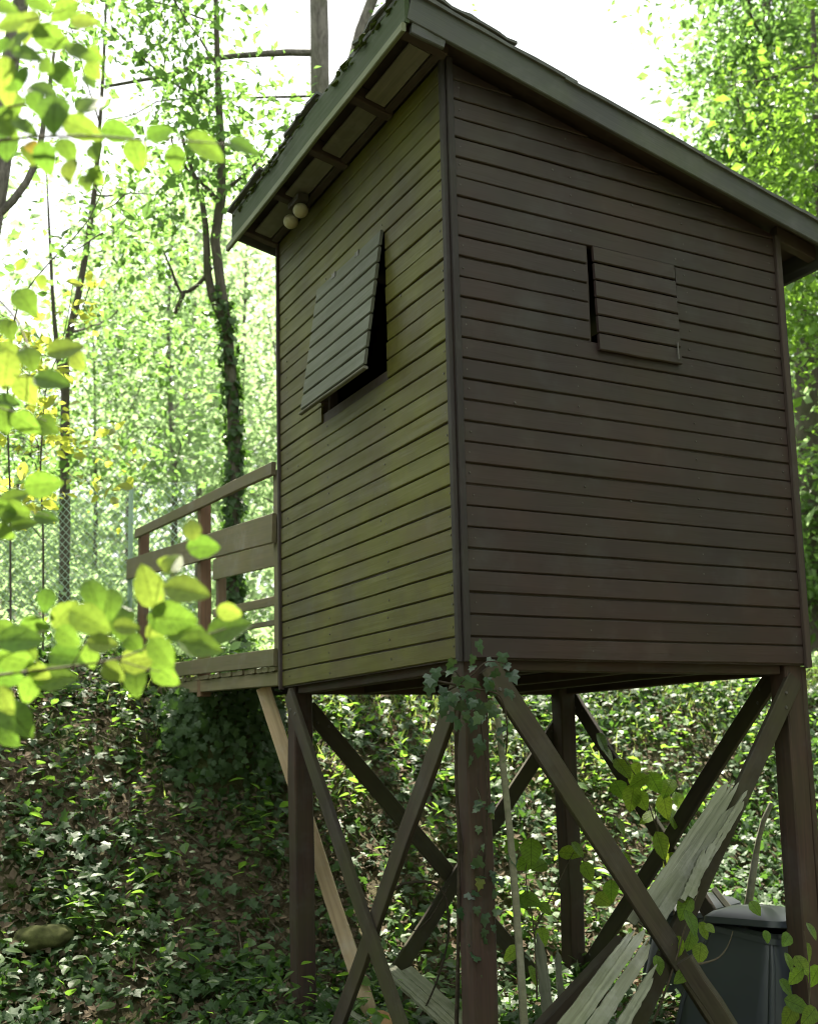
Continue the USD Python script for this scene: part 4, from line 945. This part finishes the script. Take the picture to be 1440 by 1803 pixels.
branch('low_branch', 'long low branch of glowing yellow-green leaves reaching across the footbridge from the left', [
    ([(-260, 1130, 0), (-20, 1080, 0), (350, 1035, 0), (570, 1000, 0), (720, 945, 0), (860, 905, 0), (1010, 880, 0), (1100, 850, 0)], 0.0036, 0.001), ([(700, 950, 0), (735, 800, 0), (790, 580, 0), (880, 490, 0), (960, 455, 0)], 0.0016, 0.0008),
    ([(350, 1035, 0), (430, 900, 0), (500, 780, 0), (520, 720, 0)], 0.0016, 0.0008), ([(570, 1000, 0), (690, 1040, 0), (780, 1060, 0)], 0.0014, 0.0008), ([(-260, 1130, 0.05), (-60, 960, 0.03), (120, 900, 0), (220, 860, 0)], 0.002, 0.001),
    ([(-200, 1180, 0), (0, 1230, 0), (80, 1280, 0)], 0.002, 0.001)], LOW, 0, 800, 2.77, 2.15, 6)

# ------------------------------------------------------------------ climbers and saplings at the legs
def climber(name, label, stems, leaves, seed, mt, cat='ivy', tpl=IVY, facing=-FW):
    r = np.random.default_rng(seed)
    t = thing(name, label, cat)
    for pts, r0, r1 in stems:
        obj('stem', tube(smooth_path(pts, 16), np.linspace(r0, r1, 16), 6, True, 0.1, seed), M_VINE, t, smooth=True)
    for c, s in leaves:
        n_ = facing * 0.8 + r.normal(0, 0.45, 3) + (0, 0, 0.35)
        obj('leaf', tpl, mt, t, leaf_xf(c, r.normal(0, 0.5, 3) + (0, 0, -0.8), n_, s))
    return t


L_IVY1 = leafmat('leaf_ivy_single', [(0, (0.014, 0.036, 0.016)), (0.7, (0.026, 0.058, 0.026)), (0.97, (0.055, 0.09, 0.035)), (1, (0.3, 0.25, 0.03))],
                 [(0, (0.05, 0.14, 0.05)), (1, (0.12, 0.24, 0.05))], rough=0.38, tw=0.2, spec=0.5, per='object')
L_HERB1 = leafmat('leaf_sapling_single', [(0, (0.055, 0.11, 0.016)), (1, (0.09, 0.15, 0.02))], [(0, (0.28, 0.50, 0.04)), (1, (0.48, 0.62, 0.06))], tw=0.5, per='object', veins=True)
lv = []
rr = np.random.default_rng(41)
for k in range(42):
    u, v = rr.normal(832, 30), rr.normal(1228, 34)
    lv.append((at(u, min(v, 1300), 4.32 + rr.normal(0, 0.05)), rr.uniform(0.032, 0.06)))
for u, v in ((846, 1142), (884, 1163), (893, 1175), (768, 1190), (757, 1200), (792, 1172), (756, 1215), (905, 1195), (900, 1225), (880, 1285), (884, 1310), (780, 1240), (888, 1340)):
    lv.append((at(u, v, 4.30), rr.uniform(0.04, 0.065)))
for k in range(42):
    v = rr.uniform(1300, 1800); u = 846 + rr.normal(0, 16) + (v - 1300) * 0.012
    lv.append((at(u, v, 4.33 + rr.normal(0, 0.02)), rr.uniform(0.03, 0.06)))
climber('climbing_ivy', 'ivy climbing the nearest leg and bunching up under the cabin corner', [
    ([at(800, 1900, 4.42), at(806, 1700, 4.40), at(808, 1500, 4.40), at(803, 1330, 4.39), at(812, 1230, 4.36)], 0.009, 0.006), ([at(818, 1900, 4.40), at(822, 1600, 4.40), at(806, 1420, 4.40), at(801, 1290, 4.38)], 0.007, 0.004),
    ([at(862, 1880, 4.36), at(852, 1600, 4.36), at(858, 1400, 4.36), at(842, 1250, 4.34)], 0.006, 0.003), ([at(790, 1215, 4.34), at(830, 1190, 4.30), at(860, 1165, 4.29), at(890, 1170, 4.29)], 0.004, 0.002),
    ([at(770, 1200, 4.34), at(820, 1210, 4.30), at(880, 1225, 4.30), at(890, 1330, 4.32)], 0.005, 0.003)], lv, 42, L_IVY1)
beamless = thing('leaning_pole', 'thin grey-green pole standing upright just right of the nearest leg', 'pole')
obj('pole', tube(smooth_path([at(925, 1860, 4.30), at(912, 1640, 4.32), at(893, 1420, 4.34), at(876, 1265, 4.36)], 12), np.linspace(0.017, 0.012, 12), 8, True, 0.05, 1), MW_POLE, beamless, smooth=True)
climber('hanging_creeper', 'black arching creeper stem looping between the crossed braces left of the nearest leg', [
    ([at(690, 1570, 5.3), at(720, 1554, 5.3), at(760, 1553, 5.3), at(785, 1580, 5.3), at(790, 1640, 5.3), at(775, 1710, 5.3), at(740, 1790, 5.3)], 0.007, 0.005), ([at(790, 1560, 5.3), at(730, 1640, 5.3), at(722, 1580, 5.3)], 0.004, 0.003)], [], 43, L_IVY1, cat='creeper')


def sapling(name, label, stems, pts, seed, dep):
    r = np.random.default_rng(seed)
    t = thing(name, label, 'sapling')
    for q in stems:
        obj('stem', tube(smooth_path([at(u, v, dep) for u, v in q], 10), np.linspace(0.006, 0.002, 10), 5), M_TWIG, t, smooth=True)
    for u, v, L in pts:
        d = dep + r.normal(0, 0.06)
        a = r.uniform(0.2, 2.6)
        obj('leaf', BIG, L_HERB1, t, leaf_xf(at(u, v, d), RT * math.cos(a) - UP * math.sin(a), -FW * 0.6 + UP * r.uniform(0.2, 0.9) + RT * r.normal(0, 0.5), L / FPX * d * 0.98), smooth=True)
    return t


sapling('broadleaf_sapling', 'sapling with round lime leaves climbing along the far brace right of centre', [[(1190, 1700), (1180, 1560), (1150, 1440), (1110, 1350), (1060, 1310)], [(1180, 1560), (1165, 1500), (1150, 1400)]],
        [(1062, 1310, 45), (1072, 1328, 40), (1097, 1352, 48), (1115, 1362, 44), (1090, 1390, 46), (1112, 1405, 52), (1130, 1410, 40), (1152, 1378, 46), (1175, 1388, 44), (1170, 1420, 50), (1185, 1440, 46), (1092, 1455, 40), (1165, 1490, 54), (1180, 1520, 42), (1100, 1520, 44), (1060, 1585, 38), (1075, 1570, 44), (1125, 1375, 40), (1140, 1440, 36), (1195, 1410, 36)], 51, 6.0)
sapling('round_leaved_sapling', 'little sapling with two flat bright leaves between nearest leg and far leg', [[(945, 1760), (940, 1640), (925, 1530), (935, 1500)], [(940, 1640), (1000, 1520), (1010, 1500)]],
        [(935, 1500, 56), (925, 1520, 44), (950, 1525, 40), (1005, 1502, 46), (1018, 1496, 34), (900, 1490, 36), (935, 1585, 44), (915, 1590, 34), (955, 1650, 36), (1035, 1535, 38), (900, 1680, 40), (940, 1720, 42), (960, 1600, 30)], 52, 5.6)
sapling('trailing_bramble', 'bramble trailing over the crossing of the right-hand braces above the bin', [[(1150, 1800), (1190, 1690), (1210, 1620), (1230, 1570)], [(1210, 1700), (1260, 1690), (1290, 1640)]],
        [(1205, 1600, 48), (1218, 1625, 50), (1215, 1655, 44), (1232, 1680, 40), (1190, 1670, 46), (1178, 1690, 40), (1170, 1660, 36), (1240, 1640, 36), (1200, 1720, 40), (1160, 1700, 36), (1225, 1715, 38), (1385, 1655, 34), (1390, 1695, 36), (1400, 1720, 40), (1385, 1740, 38), (1350, 1650, 24), (1330, 1600, 30), (1250, 1635, 22)], 53, 4.7)
sapling('leg_seedling', 'leafy seedling at the foot of the right leg in the bottom corner', [[(1420, 1830), (1425, 1720), (1415, 1640)]], [(1425, 1680, 40), (1412, 1700, 40), (1432, 1720, 46), (1405, 1770, 50), (1425, 1790, 46), (1390, 1790, 46), (1430, 1640, 34)], 54, 4.75)

# ------------------------------------------------------------------ old timber, bin and stone
def split_board(name, label, a, b, w0, w1, thick, material, seed, up, frayed=1.0, group=None, cat='board'):
    """A long rotten board, its edges frayed and its ends broken into splinters; its own x along the grain."""
    r = np.random.default_rng(seed)
    a, b = np.asarray(a, float), np.asarray(b, float)
    x, y, z = frame(b - a, up); L = np.linalg.norm(b - a)
    t = thing(name, label, cat, (0, 0, 0), group)
    X = np.eye(4); X[:3, 0], X[:3, 1], X[:3, 2], X[:3, 3] = x, y, z, a
    ns, parts = max(2, int(w0 / 0.026)), []
    cuts = np.sort(np.concatenate([[-0.5, 0.5], r.uniform(-0.46, 0.46, ns - 1)]))
    for s in range(ns):
        e0, e1 = cuts[s], cuts[s + 1]
        l0, l1 = abs(r.normal(0, 0.05)) * frayed, L - abs(r.normal(0, 0.08 + 0.06 * (abs(e0 + e1) > 0.6))) * frayed
        nst = 22; xs = np.linspace(l0, l1, nst)
        w = w0 + (w1 - w0) * xs / L
        wav = 0.0025 * np.sin(xs * r.uniform(4, 9) + r.uniform(0, 6))
        j0 = wav + r.normal(0, 0.0012, nst) - 0.002; j1 = wav + r.normal(0, 0.0012, nst) + 0.002
        if s == 0: j0 = j0 + r.normal(0, 0.0018, nst) * frayed
        if s == ns - 1: j1 = j1 + r.normal(0, 0.0018, nst) * frayed
        ya, yb = e0 * w + j0, e1 * w + j1
        k = r.integers(2, 5); tp = np.linspace(1, 0.12, k); mid = (ya[-k:] + yb[-k:]) / 2
        ya[-k:], yb[-k:] = mid + (ya[-k:] - mid) * tp, mid + (yb[-k:] - mid) * tp
        zt = thick / 2 * (1 + r.normal(0, 0.05, nst)) + r.normal(0, 0.0035)
        v = np.vstack([np.stack([xs, ya, zt], -1), np.stack([xs, yb, zt], -1), np.stack([xs, yb, -zt], -1), np.stack([xs, ya, -zt], -1)])
        f = []
        for q in range(4):
            for k in range(nst - 1):
                p0, p1 = q * nst + k, ((q + 1) % 4) * nst + k
                f += [(p0, p0 + 1, p1 + 1), (p0, p1 + 1, p1)]
        f += [(0, nst, 2 * nst), (0, 2 * nst, 3 * nst), (nst - 1, 3 * nst - 1, 2 * nst - 1), (nst - 1, 4 * nst - 1, 3 * nst - 1)]
        parts.append((v, np.array(f)))
    for (v, f) in parts:
        obj('splinter', (v, f), material, t, X)
    return t


out_n = -FW * 0.8 + UP * 0.3
split_board('rotten_board', 'broad pale rotten board with a broken end, leaning up over the right-hand brace', at(1125, 1640, 4.70), at(1300, 1380, 5.02), 0.135, 0.105, 0.022, MW_OLD, 61, out_n, 0.7)
split_board('rotten_board', 'thin edge strip split off along the right side of the leaning rotten board', at(1215, 1560, 4.78), at(1322, 1386, 5.0), 0.030, 0.024, 0.03, MW_OLD, 69, out_n, 0.4)
split_board('rotten_board', 'short bleached splinter of wood lying on the broad rotten board', at(1195, 1610, 4.68), at(1258, 1470, 4.88), 0.045, 0.04, 0.02, MW_OLD, 62, out_n, 1.2)
split_board('rotten_board', 'uppermost of the three splintered strips sloping into the bottom edge below the braces', at(965, 1860, 4.24), at(1130, 1632, 4.64), 0.085, 0.060, 0.02, MW_OLD, 63, out_n, 0.6)
split_board('rotten_board', 'middle of the three splintered strips sloping into the bottom edge below the braces', at(1012, 1860, 4.26), at(1160, 1640, 4.62), 0.062, 0.045, 0.02, MW_OLD, 64, out_n, 0.7)
split_board('rotten_board', 'lowest and shortest of the three splintered strips at the bottom edge beside the crossed braces', at(1062, 1860, 4.30), at(1165, 1690, 4.60), 0.05, 0.03, 0.018, MW_OLD, 70, out_n, 0.8)
split_board('pale_stake', 'taller of two whitish stakes stuck upright right of the nearest leg', at(968, 1800, 5.0), at(943, 1618, 5.0), 0.050, 0.034, 0.018, MW_OLD, 65, -FW + UP * .1, 0.8, cat='stake')
split_board('pale_stake', 'shorter of two whitish stakes stuck upright right of the nearest leg', at(988, 1765, 5.05), at(979, 1660, 5.05), 0.028, 0.020, 0.014, MW_OLD, 66, -FW + UP * .1, 0.8, cat='stake')
split_board('fallen_board', 'whitish board lying on the slope between crossed braces and nearest leg', at(690, 1700, 5.6), at(830, 1830, 5.1), 0.13, 0.11, 0.022, MW_OLD, 67, (-0.2, -0.5, 1), 0.8)
split_board('fallen_board', 'grey board lying low between left leg and crossed braces', at(540, 1745, 6.0), at(655, 1815, 5.6), 0.07, 0.06, 0.022, MW_OLD, 68, (-0.2, -0.5, 1), 0.8)
t = thing('thin_stick', 'thin grey stick standing behind the bin near the right leg', 'stick')
obj('stick', tube(smooth_path([at(1308, 1660, 5.9), at(1322, 1560, 5.9), at(1345, 1440, 5.9), at(1358, 1414, 5.9)], 8), np.linspace(0.026, 0.012, 8), 7, True, 0.06, 3), MW_POLE, t, smooth=True)
t = thing('sawn_lath', 'short pale sawn lath slanting down behind the bin rim', 'lath')
beam('lath', at(1258, 1568, 5.8), at(1316, 1640, 5.6), 0.03, 0.055, MW_SOFFIT, t, up=-FW)
t = thing('cut_log', 'small freshly cut orange-brown log end at the foot of the crossed braces', 'log')
obj('bark', tube([at(640, 1830, 5.9), at(672, 1800, 5.4)], 0.055, 12, True, 0.04, 4), plain('log_end', (0.42, 0.24, 0.13), 0.8, 0.2, 0.3, 25.0, 0.4), t, smooth=40)
t = thing('dark_rail', 'dark brown rail sloping down to the bottom edge beside the rotten boards', 'rail')
beam('rail', at(1095, 1658, 5.0), at(930, 1835, 4.7), 0.05, 0.06, MW_BRACE, t, up=UP, seg=4)
t = thing('dark_prop', 'dark prop under the rotten boards sloping down right towards the bin', 'prop')
beam('prop', at(1205, 1690, 4.55), at(1310, 1850, 4.45), 0.05, 0.07, MW_BRACE, t, up=UP, seg=4)

# plastic bin: tapered square tub with a flared rim, leaning, corner towards the viewer
from shapely.geometry import Polygon


def rsq(h, r, n=6):
    p = []
    for k, (sx, sy) in enumerate(((1, 1), (-1, 1), (-1, -1), (1, -1))):
        for a in np.linspace(0, np.pi / 2, n):
            th = a + k * np.pi / 2
            p.append((sx * (h - r) + r * np.cos(th), sy * (h - r) + r * np.sin(th)))
    return np.array(p)


def loft(rings):
    n = len(rings[0]); v = np.vstack(rings); f = []
    for k in range(len(rings) - 1):
        for q in range(n):
            a, b, c, d = k*n+q, k*n+(q+1) % n, (k+1)*n+(q+1) % n, (k+1)*n+q
            f += [(a, b, c), (a, c, d)]
    return v, np.array(f)


ring = lambda h, z, r=0.05: np.column_stack([rsq(h, r), np.full(24, z)])


def make_bin(label, foot_, yaw, s, lid_tilt, roll=0.0):
    """A composter-like tub: wider at the foot, rounded corners with raised corner strips, an overhanging lid standing ajar."""
    t = thing('plastic_bin', label, 'bin', foot_)
    X = trimesh.transformations.rotation_matrix(roll, (FW[0], FW[1], 0)) @ trimesh.transformations.rotation_matrix(yaw, (0, 0, 1)) @ np.diag([s, s, s, 1.0])
    obj('body', loft([ring(0.01, 0.0, 0.004), ring(0.30, 0.0, 0.11), ring(0.31, 0.02, 0.11), ring(0.285, 0.25, 0.10), ring(0.235, 0.50, 0.085), ring(0.175, 0.66, 0.06), ring(0.165, 0.66, 0.055), ring(0.29, 0.05, 0.10), ring(0.01, 0.04, 0.004)]), M_BIN, t, X, smooth=35)
    for k in range(4):
        a = math.pi / 4 + k * math.pi / 2
        d = np.array([math.cos(a), math.sin(a), 0])
        pr = [((0.31 - 0.11) * 1.414 + 0.11, 0.03), ((0.285 - 0.10) * 1.414 + 0.10, 0.25), ((0.235 - 0.085) * 1.414 + 0.085, 0.50), ((0.175 - 0.06) * 1.414 + 0.06, 0.64)]
        obj('corner_strip', tube([d * (q - 0.004) + (0, 0, z) for q, z in pr], [0.022, 0.02, 0.018, 0.014], 8), M_BIN, t, X, smooth=True)
    h = 0.19
    tl = trimesh.transformations.rotation_matrix(lid_tilt, (1, 0, 0), (0, h, 0.665))
    obj('rim', loft([ring(0.176, 0.610, 0.06), ring(0.198, 0.612, 0.06), ring(0.192, 0.640, 0.06), ring(0.166, 0.640, 0.055)]), M_BIN, t, X, smooth=35)
    lid = loft([ring(0.200, 0.668, 0.06), ring(0.222, 0.648, 0.07), ring(0.228, 0.652, 0.07), ring(0.222, 0.682, 0.07), ring(0.190, 0.708, 0.06), ring(0.110, 0.742, 0.04), ring(0.02, 0.752, 0.01), ring(0.018, 0.742, 0.01), ring(0.11, 0.730, 0.04), ring(0.185, 0.694, 0.06), ring(0.200, 0.668, 0.06)])
    obj('lid', lid, M_BIN, t, X @ tl, smooth=35)
    return t


p = at(1322, 1845, 5.35)
make_bin('dark slate plastic bin with its lid standing ajar behind the right leg', (p[0], p[1], 0.02), YAW + math.radians(-50), 0.95, -0.12, 0.14)
p = at(1238, 1800, 6.2)
make_bin('second black plastic bin half hidden left behind the slate bin', (p[0], p[1], 0.04), YAW + 0.5, 0.85, -0.1)
s = trimesh.creation.icosphere(3, 1.0)
nv_ = meshkit.fbm(s.vertices * 1.6 + 5, 4, 2)
v = s.vertices * (0.75 + 0.5 * nv_[:, None]) * (0.16, 0.12, 0.075)
p = at(75, 1722, 5.9)
obj('mossy_stone', (v + (p[0], p[1], float(height(p[0], p[1])) + 0.055), s.faces), M_STONE, smooth=True, label='rounded moss-covered stone on the lower slope at far left', cat='stone')
